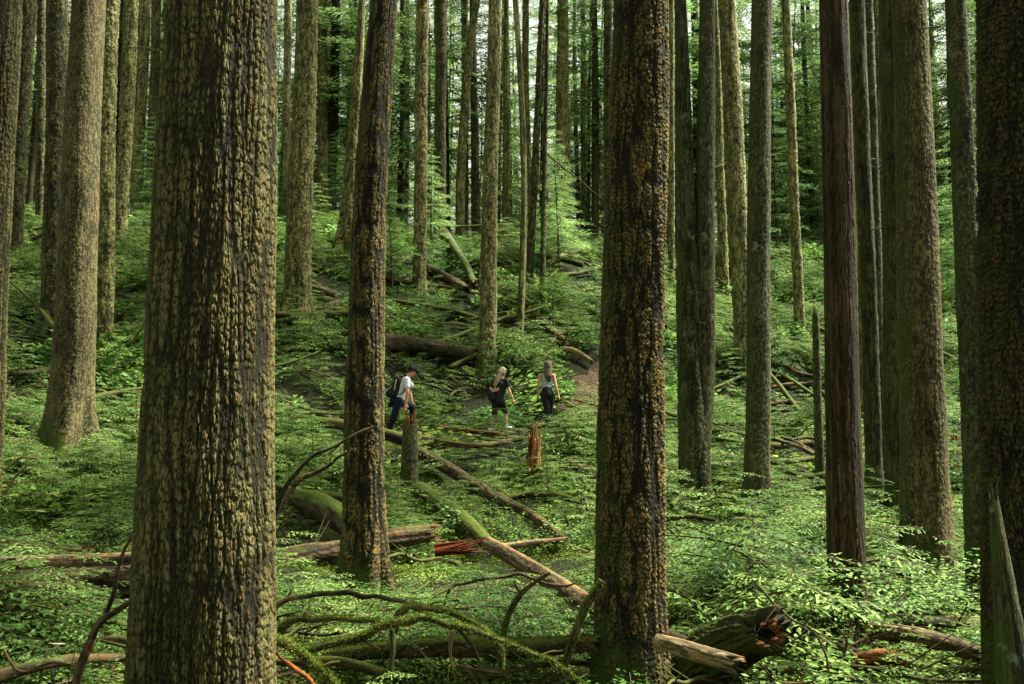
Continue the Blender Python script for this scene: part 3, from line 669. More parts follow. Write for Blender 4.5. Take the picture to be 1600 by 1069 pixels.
log([(1120, 700, 9), (1200, 712, 10), (1290, 700, 9)], 'mossy', 'mossy log crossing the slope right of the twin stemmed tree', moss=200)
log([(660, 700, 8), (740, 712, 9), (815, 700, 8)], 'dead', 'dark thin log just below the blond woman')
log([(880, 640, 8), (930, 668, 9), (965, 700, 9)], 'mossy', 'mossy log beside the trail close to the thick orange barked trunk', moss=200)
log([(440, 640, 8), (500, 660, 9), (545, 690, 8)], 'dead', 'dark thin log on the slope between huge trunk and dark blocky trunk')
log([(440, 560, 8), (520, 548, 9), (560, 552, 8)], 'mossy', 'mossy log on the slope under the scarred trunk', moss=200)
log([(770, 800, 10), (850, 790, 11), (930, 812, 10)], 'mossy', 'mossy log under the rotten stump', moss=300)
log([(1150, 660, 7), (1220, 640, 8), (1280, 650, 7)], 'dead', 'thin dark log uphill of the grey flecked trunk')
log([(180, 470, 7), (215, 480, 8), (250, 500, 7)], 'dead', 'dark log low on the left crest')
log([(150, 620, 7), (185, 640, 8), (225, 650, 7)], 'dead', 'thin log right of the broad khaki trunk')
log([(620, 480, 7), (690, 492, 8), (750, 508, 8)], 'mossy', 'mossy thin log above the thick bank log', moss=200)
log([(870, 410, 7), (905, 400, 8), (945, 402, 7)], 'dead', 'dark thin log near the crest at right of centre')
log([(1200, 560, 7), (1240, 590, 8), (1275, 600, 7)], 'dead', 'dark log under the slender straight trunk')
# ------------------------------------------------------------------ arching branches
def branch(pts, Y, label, sty='mossy', moss=0, twigs=(), name='arching_branch', cat='branch', bl=.03, mat=None):
    """pts: (px, py, width px[, depth])"""
    Q = np.array([[*at(p[0], p[1], p[3] if len(p) > 3 else Y), px2m(p[2]*.85, p[3] if len(p) > 3 else Y)/2] for p in pts])
    base = Q[:, :3].mean(0); base[2] = float(ground(base[0], base[1])); Q[:, :3] -= base
    L = np.linalg.norm(np.diff(Q[:, :3], axis=0), axis=1).sum(); n = int(np.clip(L/.008, 20, 500)); S = resample(Q, n)
    j = np.arange(n); S[:, 2] += .012*np.sin(j*.05+pts[0][0])+.018*vnoise(j*.055, 0*j, 5, int(pts[0][0]))+.006*vnoise(j*.12, 0*j, 0, int(pts[0][0])); S[:, 3] = np.maximum(S[:, 3], .002)
    S[:, 3] *= 1+.12*vnoise(j*.08, 0*j, 3, 8)
    root = empty(name, base, label, cat)
    V, F, A = tube(S[:, :3], S[:, 3], int(np.clip(2*np.pi*S[:, 3].max()/.006, 8, 60)), sty, int(pts[0][0]) % 97, dscale=.5, gn=.15)
    obj('stem', mesh('stem', V, F, BARK[mat or sty], A), root)
    if moss: moss_fringe(S[:, :3], S[:, 3], int(moss*L), root, bl)
    for tw in twigs:
        q = np.array([[*(at(p[0], p[1], p[3] if len(p) > 3 else Y)-base), px2m(p[2], Y)/2] for p in tw]); q = resample(q, 24)
        V, F, A = tube(q[:, :3], np.maximum(q[:, 3], .0015), 7, sty, int(tw[0][0]) % 97, dscale=.3, gn=.1)
        obj('side_branch', mesh('side_branch', V, F, BARK[mat or sty], A), root)
    return root
def c6(l): return [(400+p[0]/2.38, 620+p[1]/2.38, *p[2:]) for p in l]
def c8(l): return [(p[0]/1.878, 500+p[1]/1.878, *p[2:]) for p in l]
def c7(l): return [(1020+p[0]/2.021, 540+p[1]/2.021, *p[2:]) for p in l]
branch(c6([(40, 830, 9), (90, 775, 9), (160, 750, 9), (300, 732, 10), (400, 738, 9), (470, 755, 9), (560, 780, 8), (680, 830, 6)]), 7.2, 'bare brown topped branch arching between the huge trunk and mossy branch', 'dead', moss=150, twigs=[c6([(95, 770, 4), (120, 740, 3), (135, 715, 2)])])
branch(c6([(165, 950, 9), (250, 920, 12), (370, 903, 14), (420, 880, 13), (480, 852, 14), (600, 825, 13), (720, 842, 12), (860, 880, 10), (1000, 940, 8), (1110, 1000, 6), (1230, 1075, 4)]), 6.7, 'long moss covered branch arching across the bottom centre', moss=1600, twigs=[c6([(400, 905, 6), (430, 925, 4), (462, 940, 3)]), c6([(735, 845, 6), (800, 920, 6), (835, 990, 4)])])
branch(c6([(80, 910, 14), (110, 862, 12), (160, 845, 10), (280, 832, 9), (410, 820, 8), (450, 828, 5), (485, 852, 3)]), 6.9, 'low mossy branch bending left to right beneath the brown topped branch', moss=1500)
branch(c6([(515, 870, 11), (535, 822, 12), (580, 792, 11), (650, 788, 11), (760, 812, 11), (860, 875, 10), (905, 930, 12), (912, 1010, 10)]), 7.0, 'mossy branch hooped behind the long arching one', moss=1500)
branch(c6([(505, 865, 9), (508, 940, 8), (498, 1030, 9)]), 6.75, 'dark upright stick propping the long mossy branch', 'olive', name='dead_stick')
branch(c6([(40, 885, 16), (110, 925, 17), (165, 962, 16), (230, 1010, 15), (300, 1085, 15)]), 5.9, 'thick mossy branch slanting down beside the huge trunk', moss=2200, twigs=[c6([(235, 1010, 6), (280, 990, 5), (310, 985, 3)])])
branch(c6([(45, 925, 6), (130, 990, 7), (225, 1085, 7)]), 5.6, 'bare orange brown stick slanting beside the huge trunk', 'rot', name='dead_stick')
branch(c6([(700, 785, 4), (715, 730, 5), (750, 692, 5), (850, 672, 6), (960, 670, 6), (1050, 688, 5), (1130, 700, 5), (1190, 685, 3)]), 8.2, 'thin brown branch arching over the long pale log', 'dead', twigs=[c6([(745, 695, 3), (700, 725, 2), (655, 750, 1.5)])])
branch(c6([(930, 960, 9), (922, 880, 10), (945, 800, 10), (985, 735, 9), (1040, 690, 6), (1095, 660, 4)]), 7.3, 'dark crooked branch standing up in front of the long pale log', 'olive', moss=350, twigs=[c6([(985, 735, 4), (965, 700, 3), (960, 680, 2)])], name='crooked_branch')
branch(c6([(1290, 690, 14), (1240, 760, 13), (1205, 830, 14), (1175, 920, 13), (1140, 1005, 13)]), 7.2, 'thick mossy branch leaning on the thick orange barked trunk', 'mossy', moss=1500, name='leaning_branch')
branch(c6([(1140, 940, 2.5), (1090, 955, 2.5), (1040, 980, 2)]), 7.1, 'thin pale twig below the leaning mossy branch', 'bare', name='dead_twig', cat='twig')
branch(c6([(530, 890, 3), (580, 930, 3), (620, 965, 2.5), (680, 1010, 2)]), 6.9, 'thin twig slanting beneath the long mossy branch', 'dead', name='dead_twig', cat='twig')
branch(c6([(728, 880, 7), (722, 940, 5), (730, 1000, 4)]), 7.0, 'short broken pale stick standing under the arching mossy branch', 'bare', name='dead_stick')
branch(c6([(435, 94, 3), (330, 165, 5), (215, 232, 7), (140, 300, 8), (100, 370, 9), (62, 475, 11)]), 6.4, 'upper dark branch curving up in front of the dark blocky trunk', 'dead', twigs=[c6([(330, 163, 3), (300, 190, 2.5), (270, 215, 2)])], name='curved_branch')
branch(c6([(372, 184, 3), (290, 240, 6), (215, 275, 7), (150, 330, 9), (100, 410, 8), (80, 450, 7)]), 6.6, 'lower dark branch curving parallel under the upper one', 'dead', moss=200, name='curved_branch')
branch(c8([(418, 588, 4), (390, 640, 5), (350, 710, 7), (335, 790, 9), (305, 870, 9), (300, 880, 9)]), 4.9, 'upright bare branch crossing before the pale stripped log', 'dead', name='crooked_branch')
branch(c8([(425, 810, 8), (370, 842, 9), (310, 885, 12), (270, 940, 13), (240, 1010, 14), (215, 1090, 15)]), 4.85, 'knobbly grey branch at lower left of the huge trunk', 'dead', moss=120, name='crooked_branch')
branch(c8([(10, 440, 3), (60, 410, 4), (110, 415, 4)]), 12, 'thin curved stick left of the broad khaki trunk foot', 'bare', name='dead_twig', cat='twig')
branch(c8([(10, 510, 3), (50, 460, 4), (85, 430, 3)]), 11.5, 'second thin curved stick nearer the left edge', 'bare', name='dead_twig', cat='twig')
branch(c8([(10, 960, 4), (60, 1040, 4), (140, 1020, 5), (220, 1025, 3)]), 6.5, 'thin dark stick in the bottom left corner', 'dead', name='dead_stick')
branch(c7([(580, 895, 3), (612, 930, 4), (605, 985, 4), (622, 1030, 4), (625, 1075, 3)]), 7.7, 'bleached forked twig in front of the red brown trunk', 'bare', name='dead_twig', cat='twig', twigs=[c7([(608, 965, 3), (640, 940, 2.5), (672, 920, 2)])])
branch(c7([(330, 770, 3), (430, 850, 4), (500, 890, 4), (545, 980, 4), (560, 1070, 3)]), 7.2, 'long thin twig bowing down left of the red brown trunk', 'dead', name='dead_twig', cat='twig', twigs=[c7([(480, 880, 3), (500, 830, 2), (480, 770, 1.5)])])
branch(c7([(940, 965, 4), (935, 930, 5), (960, 912, 6), (975, 930, 4)]), 8.6, 'bleached hooked twig above the corner logs', 'bare', name='dead_twig', cat='twig')
branch(c7([(1020, 790, 2), (990, 830, 3), (950, 900, 4), (930, 950, 3)]), 8.8, 'thin dark stem before the fine scaled trunk foot', 'dead', name='dead_twig', cat='twig')
branch([(240, 472, 3), (228, 500, 4), (200, 545, 3)], 17, 'pale slanting stick left of the huge trunk', 'bare', name='dead_stick')
branch([(668, 330, 4), (664, 352, 5), (676, 372, 6)], 40, 'bent dead sapling beside the smooth pale trunk', 'dead', name='dead_stick')
branch([(853, 240, 3), (880, 262, 3), (915, 290, 2.5), (945, 315, 2)], 34, 'long bare limb slanting down from the thin dark stem', 'dead', name='hanging_limb')

DB = []
for k in range(6):
    L = [1.6, 2.4, 1.2, 3.2, 2.0, 1.4][k]; tt = np.linspace(-.5, .5, 30); q = np.column_stack([tt*L, .12*L*np.sin(tt*3+k), .05+.10*L*(tt+.5)*(k % 2)+.02*np.sin(tt*14)])
    parts = [tube(q, np.linspace([.03, .045, .02, .06, .035, .025][k], .008, 30), 10, 'dead', k, dscale=.6)]
    for j in range(5):
        f = rng.integers(6, 26); a = rng.choice([-1, 1])*rng.uniform(.5, 1.2); l = rng.uniform(.15, .45)
        parts.append(stick([q[f], q[f]+np.array([np.cos(a), np.sin(a), rng.uniform(.0, .7)])*l], .008, .003, 5))
    V, F, A = join(parts); DB.append(mesh('dead_branch', V, F, BARK[['dead', 'mossy', 'dead', 'mossy', 'dead', 'mossy'][k]], A))
LBL = [('thin dead branch lying among the low plants', 'thin dead branches on the forest floor'), ('moss grown dead branch half sunk in the low plants', 'mossy dead branches on the forest floor')]
for i in range(250):
    yy = rng.uniform(7, 44)**1.0; xx = rng.uniform(-.54, .54)*yy; k = int(rng.integers(0, 6)) if yy > 17 else int(rng.choice([0, 2, 4, 5]))
    if path_dist([xx], [yy])[0] < .9 or (-3.4 < xx < 2 and 18 < yy < 27): continue
    o = obj('dead_branch', DB[k]); l = LBL[1 if k in (1, 3, 5) else 0]; tag(o, l[0], 'branch', l[1])
    e = .4; az = rng.choice([0, 1])*math.pi+rng.normal()*.8; gx_ = float(ground(xx+e, yy)-ground(xx-e, yy))/(2*e); gy_ = float(ground(xx, yy+e)-ground(xx, yy-e))/(2*e)
    n_ = Vector((-gx_, -gy_, 1)).normalized(); o.rotation_mode = 'QUATERNION'; o.rotation_quaternion = n_.to_track_quat('Z', 'Y') @ Vector((0, 0, 1)).rotation_difference(Vector((0, 0, 1)))
    from mathutils import Quaternion
    o.rotation_quaternion = o.rotation_quaternion @ Quaternion((0, 0, 1), az); o.location = (xx, yy, float(ground(xx, yy))+.10)
    s0 = rng.uniform(.8, 1.4)*(1 if yy < 20 else 1.7); o.scale = (s0, s0, s0)
# ------------------------------------------------------------------ far trees on and beyond the crest
FT = []
for k in range(4):
    zz = np.r_[np.arange(0, 20, .5), np.linspace(20, 31, 8)]; r0 = [.26, .20, .15, .31][k]
    P = np.column_stack([.15*np.sin(zz*.18+k*2), .12*np.sin(zz*.15+k), zz]); rr = r0*(1-(zz/31.5)**1.3*.95)*.9
    V, F, A = join([tube(P, rr, 14, 'olive', k, (.4, .5, 5))]+dead_limbs(P, rr, 26, 1.5, 16, .5, 2.2, k+40))
    FT.append(mesh('trunk', V, F, BARK[['farC', 'farA', 'farC', 'farB'][k]], A))
def far_tree(x, y, k, c, s, cs):
    z = float(ground(x, y))-.1
    r = empty('conifer_tree', (x, y, z), 'one of the many thin conifers crowded beyond the hill crest', 'tree', 'far conifers crowded beyond the crest')
    t1 = obj('trunk', FT[k], r); t1.scale = (s, s, 1)
    c1 = obj('crown', CR[c], r); c1.rotation_euler = (0, 0, rng.uniform(0, 6.28)); c1.scale = (cs, cs, rng.uniform(.85, 1.1))
taken = []
cnt = 0
for _ in range(4000):
    if cnt >= 235: break
    y = 47+62*rng.random()**1.15; hw = .56*y+3; x = rng.uniform(-hw, hw)
    if any((x-a)**2+(y-b)**2 < 2.2**2 for a, b in taken): continue
    taken.append((x, y)); cnt += 1
    far_tree(x, y, int(rng.integers(0, 4)), int(rng.integers(0, 5)), rng.uniform(.7, 1.25), rng.uniform(.75, 1.15))

# ------------------------------------------------------------------ young conifers
SAP = []
for k in range(4):
    H = [1.5, 1.1, 2.1, .8][k]
    f, w = conifer([26, 20, 34, 16][k], .15, H, [.75, .65, .9, .55][k], 9, .18, .36, .9, .05)
    st_ = stick(np.column_stack([np.linspace(0, .08, 6), np.linspace(0, .04, 6), np.linspace(-.1, H, 6)]), .014, .003, 5)
    SAP.append((two('foliage', f, w, SPRAY, TWIG), mesh('stem', *st_[:2], TWIG)))
YNG = []
for k in range(3):
    H = [4.5, 6, 3.4][k]
    f, w = conifer([70, 85, 55][k], .5, H, [1.6, 1.9, 1.3][k], 15, .3, .22, .9, .08)
    st_ = stick(np.column_stack([np.linspace(0, .1, 6), np.linspace(0, .1, 6), np.linspace(-.2, H, 6)]), .045, .008, 6)
    YNG.append((two('foliage', f, w, CROWN2 if k < 2 else SPRAY, TWIG), mesh('stem', *st_[:2], TWIG)))
def sapling(px, py, k, s, label, group=None, Y=None, src=SAP, name='hemlock_sapling'):
    p = onground(px, py) if Y is None else at(px, py, Y)
    if Y is not None: p[2] = float(ground(p[0], p[1]))
    r = empty(name, p, label, 'sapling', group)
    for nm, me in zip(('foliage', 'stem'), src[k]):
        o = obj(nm, me, r); o.scale = (s, s, s)
    r.rotation_euler = (rng.normal()*.06, rng.normal()*.06, rng.uniform(0, 6.28)); return r
for a in [(460, 585, 2, 1.1, 'tall hemlock sapling below the scarred trunk'), (505, 620, 0, 1.0, 'hemlock sapling left of the man, under the scarred trunk'),
          (693, 545, 0, 1.2, 'thin stemmed sapling above the dark bank log'), (725, 640, 1, .8, 'low sapling between the man and the blond woman'),
          (826, 676, 0, .7, 'feathery sapling standing between the two women'), (790, 700, 3, 1.0, 'small sapling just below the blond woman'),
          (880, 700, 1, 1.0, 'sapling downhill of the long haired woman'), (900, 530, 0, 1.0, 'sapling uphill of the trail bend'),
          (560, 790, 1, .9, 'sapling beside the foot of the dark blocky trunk'), (620, 830, 3, 1.2, 'fan shaped sapling at the base of the orange topped stump'),
          (600, 812, 3, 1.0, 'small sapling left of the orange topped stump'), (780, 760, 1, 1.0, 'blue green sapling beside the mossy logs'),
          (745, 735, 3, 1.1, 'low spreading sapling by the thin mossy log'), (860, 800, 1, 1.0, 'sapling under the rotten stump'),
          (905, 830, 0, .9, 'sapling close left of the thick orange barked trunk'), (1075, 770, 3, 1.0, 'sapling hiding the foot of the twin stemmed tree'),
          (1190, 800, 3, .9, 'sapling by the foot of the grey flecked trunk'), (1230, 770, 1, .9, 'pale sapling on the long dark mossy log'),
          (1140, 600, 0, 1.1, 'sapling under the pale olive trunk'), (1215, 560, 1, 1.2, 'drooping sapling on the right slope'),
          (1500, 745, 1, .9, 'bright sapling in the gap beside the dark red stump'), (1495, 660, 0, 1.2, 'taller sapling in the bright right gap'),
          (200, 800, 1, 1.0, 'blue green sapling left of the huge trunk'), (160, 870, 3, 1.2, 'low sapling above the pale stripped log'),
          (60, 670, 0, .9, 'sapling beside the broad khaki trunk, left side'), (190, 640, 1, 1.0, 'sapling right of the broad khaki trunk'),
          (30, 600, 0, 1.0, 'dark sapling by the left edge'), (445, 760, 1, .8, 'sapling peeping out right of the huge trunk'),
          (225, 470, 0, 1.3, 'sapling on the left slope below the three crest trunks'), (510, 520, 1, 1.2, 'spreading sapling on the centre left slope'),
          (590, 500, 0, 1.0, 'sapling left of the smooth pale trunk'), (640, 510, 1, 1.2, 'low sapling under the smooth pale trunk'),
          (710, 500, 0, 1.0, 'sapling near the thin straight log'), (870, 480, 0, 1.2, 'sapling right of the very thin dark stem'),
          (930, 470, 1, 1.3, 'sapling high beside the thick orange barked trunk'), (1050, 620, 1, 1.2, 'sapling squeezed beside the twin stemmed tree'),
          (830, 590, 3, 1.2, 'small sapling just uphill of the women'), (770, 610, 3, 1.1, 'small sapling behind the blond woman')]:
    sapling(*a)
for i in range(190):
    yy = rng.uniform(9, 40); xx = rng.uniform(-.54, .54)*yy
    if path_dist([xx], [yy])[0] < 1.0 or (abs(xx/yy*FPX+800-720) < 150 and 19 < yy < 27): continue
    if any(abs(xx-tx) < tr+.6 and ty-.14*ty-.6 < yy < ty+.4 for tx, ty, tr in TRUNKS if ty < 30): continue
    if any(((np.abs(xx-q[:, 0]) < .75) & (yy-q[:, 1] < .4) & (yy-q[:, 1] > -.07*yy-.5)).any() for q, _r in LOGS): continue
    k = int(rng.integers(0, 4)); sc_ = rng.uniform(.6, .95)+(yy > 24)*.25; r = empty('hemlock_sapling', (xx, yy, float(ground(xx, yy))), 'knee high feathery hemlock seedling among the slope plants', 'sapling', 'small hemlock seedlings dotted over the slope')
    for nm, me in zip(('foliage', 'stem'), SAP[k]):
        o = obj(nm, me, r); o.scale = (sc_,)*3
    r.rotation_euler = (rng.normal()*.08, rng.normal()*.08, rng.uniform(0, 6.28))
for i in range(44):
    px = rng.uniform(-60, 1660); sapling(px, 380, int(rng.integers(0, 3)), rng.uniform(.5, 1.0), 'bushy young conifer among the trunks on the crest', 'young conifers along the crest', Y=rng.uniform(34, 62), src=YNG, name='young_conifer')
for px, Y_, k in [(1215, 44, 1), (1275, 50, 0), (1240, 58, 1), (1180, 52, 0), (1490, 42, 1), (1510, 36, 0), (1475, 52, 1), (1310, 46, 0)]:
    sapling(px, 380, k, rng.uniform(.95, 1.35), 'bright bushy young conifer filling a gap between the right trunks', 'bright young conifers in the right gaps', Y=Y_, src=YNG, name='young_conifer')
for px, Y_, k in [(1225, 50, 1), (1262, 56, 0), (1500, 50, 1), (1470, 60, 0), (1215, 66, 0), (1290, 64, 1), (1320, 58, 1), (1450, 54, 1)]:
    sapling(px, 380, k, rng.uniform(2.0, 2.9), 'tall bright green conifer behind the right trunks', 'tall bright conifers behind the right trunks', Y=Y_, src=YNG, name='young_conifer')

# leafy huckleberry bushes in front at the right
HUC = []
for k in range(3):
    f, w = clump_leafy([9, 12, 7][k], 46, [.55, .7, .4][k], [.55, .62, .42][k], .034)
    HUC.append((mesh('foliage', f[0], f[1], LEAF, smooth=False), mesh('stem', w[0], w[1], TWIG)))
def bush(px, py, Y, k, s, label, lift=0):
    p = at(px, py, Y); p[2] = float(ground(p[0], p[1]))+lift
    r = empty('leafy_bush', p, label, 'bush'); r.rotation_euler = (0, 0, rng.uniform(0, 6))
    for nm, me in zip(('foliage', 'stem'), HUC[k]):
        o = obj(nm, me, r); o.scale = (s, s, s)
for a in [(1340, 980, 8.2, 1, 1.25, 'bright leafy bush in front of the red brown trunk'), (1255, 990, 8.6, 1, 1.1, 'bright leafy bush between hollow log and red brown trunk'),
          (1420, 980, 8.9, 1, 1.15, 'leafy bush at the foot of the fine scaled brown trunk'), (1495, 990, 9.0, 0, 1.1, 'leafy bush beside the lichen blotched trunk'),
          (1190, 930, 9.4, 0, 1.0, 'leafy bush on the mound above the hollow log'), (1100, 900, 9.6, 0, 1.1, 'leafy bush on the mound near the thick orange barked trunk'),
          (1150, 860, 11, 1, 1.0, 'leafy bush behind the mound'), (880, 980, 7.8, 2, 1.1, 'small leafy bush under the long pale log'),
          (640, 1000, 7.6, 2, 1.0, 'small leafy bush behind the hooped mossy branch'), (470, 980, 8.4, 0, 1.0, 'leafy bush behind the arching branches, right of the huge trunk'),
          (700, 960, 9.2, 0, .9, 'leafy bush below the bright red splintered slab'), (100, 1040, 6.6, 2, 1.2, 'small leafy bush in the bottom left corner'),
          (40, 830, 12, 1, 1.1, 'leafy bush above the pale stripped log'), (1240, 830, 14, 1, 1.1, 'leafy bush under the grey flecked trunk')]:
    bush(*a)

# ------------------------------------------------------------------ undergrowth: uncountable, so one object of instances
CL = bpy.data.collections.new('undergrowth clumps')
def clobj(i, me):
    o = bpy.data.objects.new(f'clump_{i:02d}', me); CL.objects.link(o)
for k in range(3):   # 0-2 leafy
    f, w = clump_leafy(8, 20, .30, .20, .028); clobj(k, two('clump', f, w, LEAF, TWIG))
for k in range(3):   # 3-5 low carpet
    n = 230; q = rn(n, 2)*.17; az = ru(0, 6.28, n)
    C = np.column_stack([q, .02+.07*rng.random(n)]); D = np.column_stack([np.cos(az), np.sin(az), ru(-.2, .35, n)])
    b = blades(C, D, np.column_stack([rn(n, 2)*.35, np.ones(n)]), ru(.5, 1.5, n)*.026, ru(.6, 1.2, n)*.017); clobj(3+k, mesh('clump', b[0], b[1], LOW, smooth=False))
for k in range(3):   # 6-8 feathery conifer seedlings
    f, w = conifer(9, .05, .32, .36, 7, .15, .34, .7, 0, .5); clobj(6+k, two('clump', f, w, SPRAY, TWIG))
for k in range(2):   # 9-10 moss
    n = 420; q = rn(n, 2)*.13; r2 = np.hypot(q[:, 0], q[:, 1])
    C = np.column_stack([q, .055*np.exp(-(r2/.16)**2)-.01]); b = blades(C, np.column_stack([rn(n, 2)*.7, np.ones(n)]), rn(n, 3), ru(.6, 1.4, n)*.022, .006)
    clobj(9+k, mesh('clump', b[0], b[1], MOSS, smooth=False))
def far_clump(i, mat, n, rad, hgt, ll):   # 11-14: larger leaves, for the far slope
    th = ru(0, 6.28, n); r = rad*np.sqrt(rng.random(n)); az = ru(0, 6.28, n)
    C = np.column_stack([np.cos(th)*r, np.sin(th)*r, hgt*(1-(r/rad)**2)*ru(.25, 1, n)])
    b = blades(C, np.column_stack([np.cos(az), np.sin(az), ru(-.3, .2, n)]), np.column_stack([rn(n, 2)*.4, np.ones(n)]), ru(.6, 1.4, n)*ll, ru(.35, .7, n)*ll)
    clobj(i, mesh('clump', b[0], b[1], mat, smooth=False))
far_clump(11, LOW, 75, .40, .22, .105); far_clump(12, LEAF, 75, .40, .34, .10)
f, w = conifer(12, .05, .5, .55, 7, .2, .36, .7, 0, .5); clobj(13, two('clump', f, w, SPRAY, TWIG))
far_clump(14, LEAF, 80, .5, .15, .10)
def dead(i):   # 15-16: dead twigs and fallen bits
    parts = []
    for _ in range(16):
        a = rng.uniform(0, 6.28); p = np.r_[rn(2)*.18, .03+.03*rng.random()]; l = rng.uniform(.05, .3)
        parts.append(stick([p, p+np.array([np.cos(a), np.sin(a), rng.normal()*.15])*l], .004, .002, 3))
    V, F, _ = join(parts); clobj(i, mesh('clump', V, F, PALE if i == 15 else TWIG, smooth=False))
dead(15); dead(16)
f, w = None, None
def fern(i):   # 17 fern
    C, D, Nn, Ln, st = [], [], [], [], []
    for q in range(8):
        a = spray_pts(np.array([0, 0, .02]), q*.8+rng.normal()*.2, .42, .05, 12, .26)
        ax = a[4]; up = lambda p: np.array([p[0], p[1], p[2]+.55*np.hypot(p[0], p[1])-1.0*np.hypot(p[0], p[1])**2])
        C += [up(c) for c in a[0]]; D += a[1]; Nn += a[2]; Ln += a[3]; st.append(stick(np.array([up(c) for c in ax]), .003, .001, 3))
    Ln = np.array(Ln); clobj(i, two('clump', blades(C, D, Nn, Ln, Ln*.35), join(st), SPRAY, TWIG))
fern(17)
LITTER = leaf_mat('fallen leaves', (.05, .025, .010), (.17, .10, .045), (.42, .30, .17), .1, 3)
for q in (18, 19):
    n = 150; xy = rn(n, 2)*.26; az = ru(0, 6.28, n)
    b = blades(np.column_stack([xy, .02+.04*rng.random(n)]), np.column_stack([np.cos(az), np.sin(az), ru(-.2, .3, n)]), np.column_stack([rn(n, 2)*.5, np.ones(n)]), ru(.5, 1.4, n)*.075, ru(.4, 1, n)*.035)
    clobj(q, mesh('clump', b[0], b[1], LITTER, smooth=False))
# scatter
WALK = [(onground(a, b)[0], onground(a, b)[1]) for a, b in ((618, 688), (778, 675), (855, 667))]
def scatter():
    P, I, S, RT = [], [], [], []
    def put(n, ylo, yhi, choose, smin, smax, pw=1.0, trail=False, low=False):
        y = ylo+(yhi-ylo)*rng.random(n)**pw; x = (rng.random(n)*2-1)*(.56*y+1.6)
        pat = fbm(x/1.3, y/1.3, 0, 31, 3); pd = path_dist(x, y)
        ok = ((pd > .45+.3*(x > 1.0)) & ((pat > -.36) | low)) if not trail else (pd < .75)|((pat < -.2) & (rng.random(n) < .45))
        # bare ground: patch left of the huge trunk, shaded bank behind the man, hollow by the hollow log
        if not trail: ok &= ~((np.abs(x+5.9) < 1.9) & (np.abs(y-12.9) < .7) & (rng.random(n) < .8))
        if not trail: ok &= ~((x > -2.9) & (x < -.4) & (y > 25.4) & (y < 27.6) & (rng.random(n) < .75))
        ok &= ~((np.abs(x-1.5) < .5) & (np.abs(y-8) < .5) & (rng.random(n) < .7))
        for (qx, qy), pr in zip(WALK, (.93, .8, .95)): ok &= ~((np.abs(x-qx) < .85) & (y-qy < .5) & (y-qy > -3.6) & (rng.random(n) < pr))
        for q, r in LOGS:
            if q[:, 1].max() < y.min()-1 or q[:, 1].min() > y.max()+1: continue
            dx = np.abs(x[:, None]-q[None, :, 0]); dy = y[:, None]-q[None, :, 1]
            hit = ((dx < r+.35) & (dy < r+.2) & (dy > -r-.25-.06*q[None, :, 1])).any(1)
            ok &= ~(hit & (rng.random(n) < (.83 if not low else .25)))
        for tx, ty, tr in TRUNKS:
            ok &= np.hypot(x-tx, y-ty) > tr*.8
            if ty < 32 and not low: ok &= ~((np.abs(x-tx) < tr+.25) & (y < ty) & (y > ty-.3-.075*ty) & (rng.random(n) < .82))
        x, y, pat = x[ok], y[ok], pat[ok]; m = len(x)
        kind = vnoise(x/2.2, y/2.2, 0, 77)+.35*rn(m); idx = choose(kind, m)
        z = ground(x, y)
        P.append(np.column_stack([x, y, z])); I.append(idx); S.append(ru(smin, smax, m)*(1+.4*pat))
        e = .3; gxx = (ground(x+e, y)-ground(x-e, y))/(2*e); gyy = (ground(x, y+e)-ground(x, y-e))/(2*e)
        RT.append(np.column_stack([gyy*.6+rn(m)*.1, -gxx*.6+rn(m)*.1, ru(0, 6.28, m)]))
    ri = lambda a, b, m: rng.integers(a, b+1, m)
    def near(k, m):
        u = rng.random(m); return np.where(u < .06, ri(15, 16, m), np.where(u < .24, 17, np.where(k > .45, ri(0, 2, m), np.where(k < .05, np.where(u < .6, 13, ri(6, 8, m)), np.where(u < .5, ri(9, 10, m), ri(3, 5, m))))))
    def mid(k, m):
        u = rng.random(m); return np.where(u < .04, 15, np.where(k > .4, ri(0, 2, m), np.where(k < -.05, np.where(u < .5, 13, ri(6, 8, m)), np.where(u < .5, 11, ri(3, 5, m)))))
    def far(k, m):
        return np.where(k > .4, 12, np.where(k < .0, 13, np.where(rng.random(m) < .5, 11, 14)))
    put(9000, 5, 46, lambda k, m: np.where(rng.random(m) < .15, 15, ri(18, 19, m)), .7, 1.2, trail=True)
    put(5000, 4.2, 22, lambda k, m: np.where(rng.random(m) < .55, ri(9, 10, m), ri(3, 5, m)), .9, 1.7, low=True)
    put(7000, 20, 46, lambda k, m: np.where(rng.random(m) < .6, ri(9, 10, m), 14), .5, .9, low=True)
    put(5200, 4.2, 13, near, .6, 1.6)
    put(11500, 12, 24, mid, .6, 1.7)
    put(13500, 23, 48, far, .6, 1.8)
    return np.vstack(P), np.concatenate(I), np.concatenate(S), np.vstack(RT)
P, I, S, RT = scatter()
me = bpy.data.meshes.new('undergrowth'); me.vertices.add(len(P)); me.vertices.foreach_set('co', P.astype(np.float32).ravel())
a = me.attributes.new('idx', 'INT', 'POINT'); a.data.foreach_set('value', I.astype(np.int32))
a = me.attributes.new('sc', 'FLOAT', 'POINT'); a.data.foreach_set('value', S.astype(np.float32))
a = me.attributes.new('rot', 'FLOAT_VECTOR', 'POINT'); a.data.foreach_set('vector', RT.astype(np.float32).ravel())
ug = tag(obj('undergrowth', me), kind='stuff')
ng = bpy.data.node_groups.new('scatter', 'GeometryNodeTree')
ng.interface.new_socket('Geometry', in_out='INPUT', socket_type='NodeSocketGeometry'); ng.interface.new_socket('Geometry', in_out='OUTPUT', socket_type='NodeSocketGeometry')
gi, go = ng.nodes.new('NodeGroupInput'), ng.nodes.new('NodeGroupOutput')
iop = ng.nodes.new('GeometryNodeInstanceOnPoints'); ci = ng.nodes.new('GeometryNodeCollectionInfo')
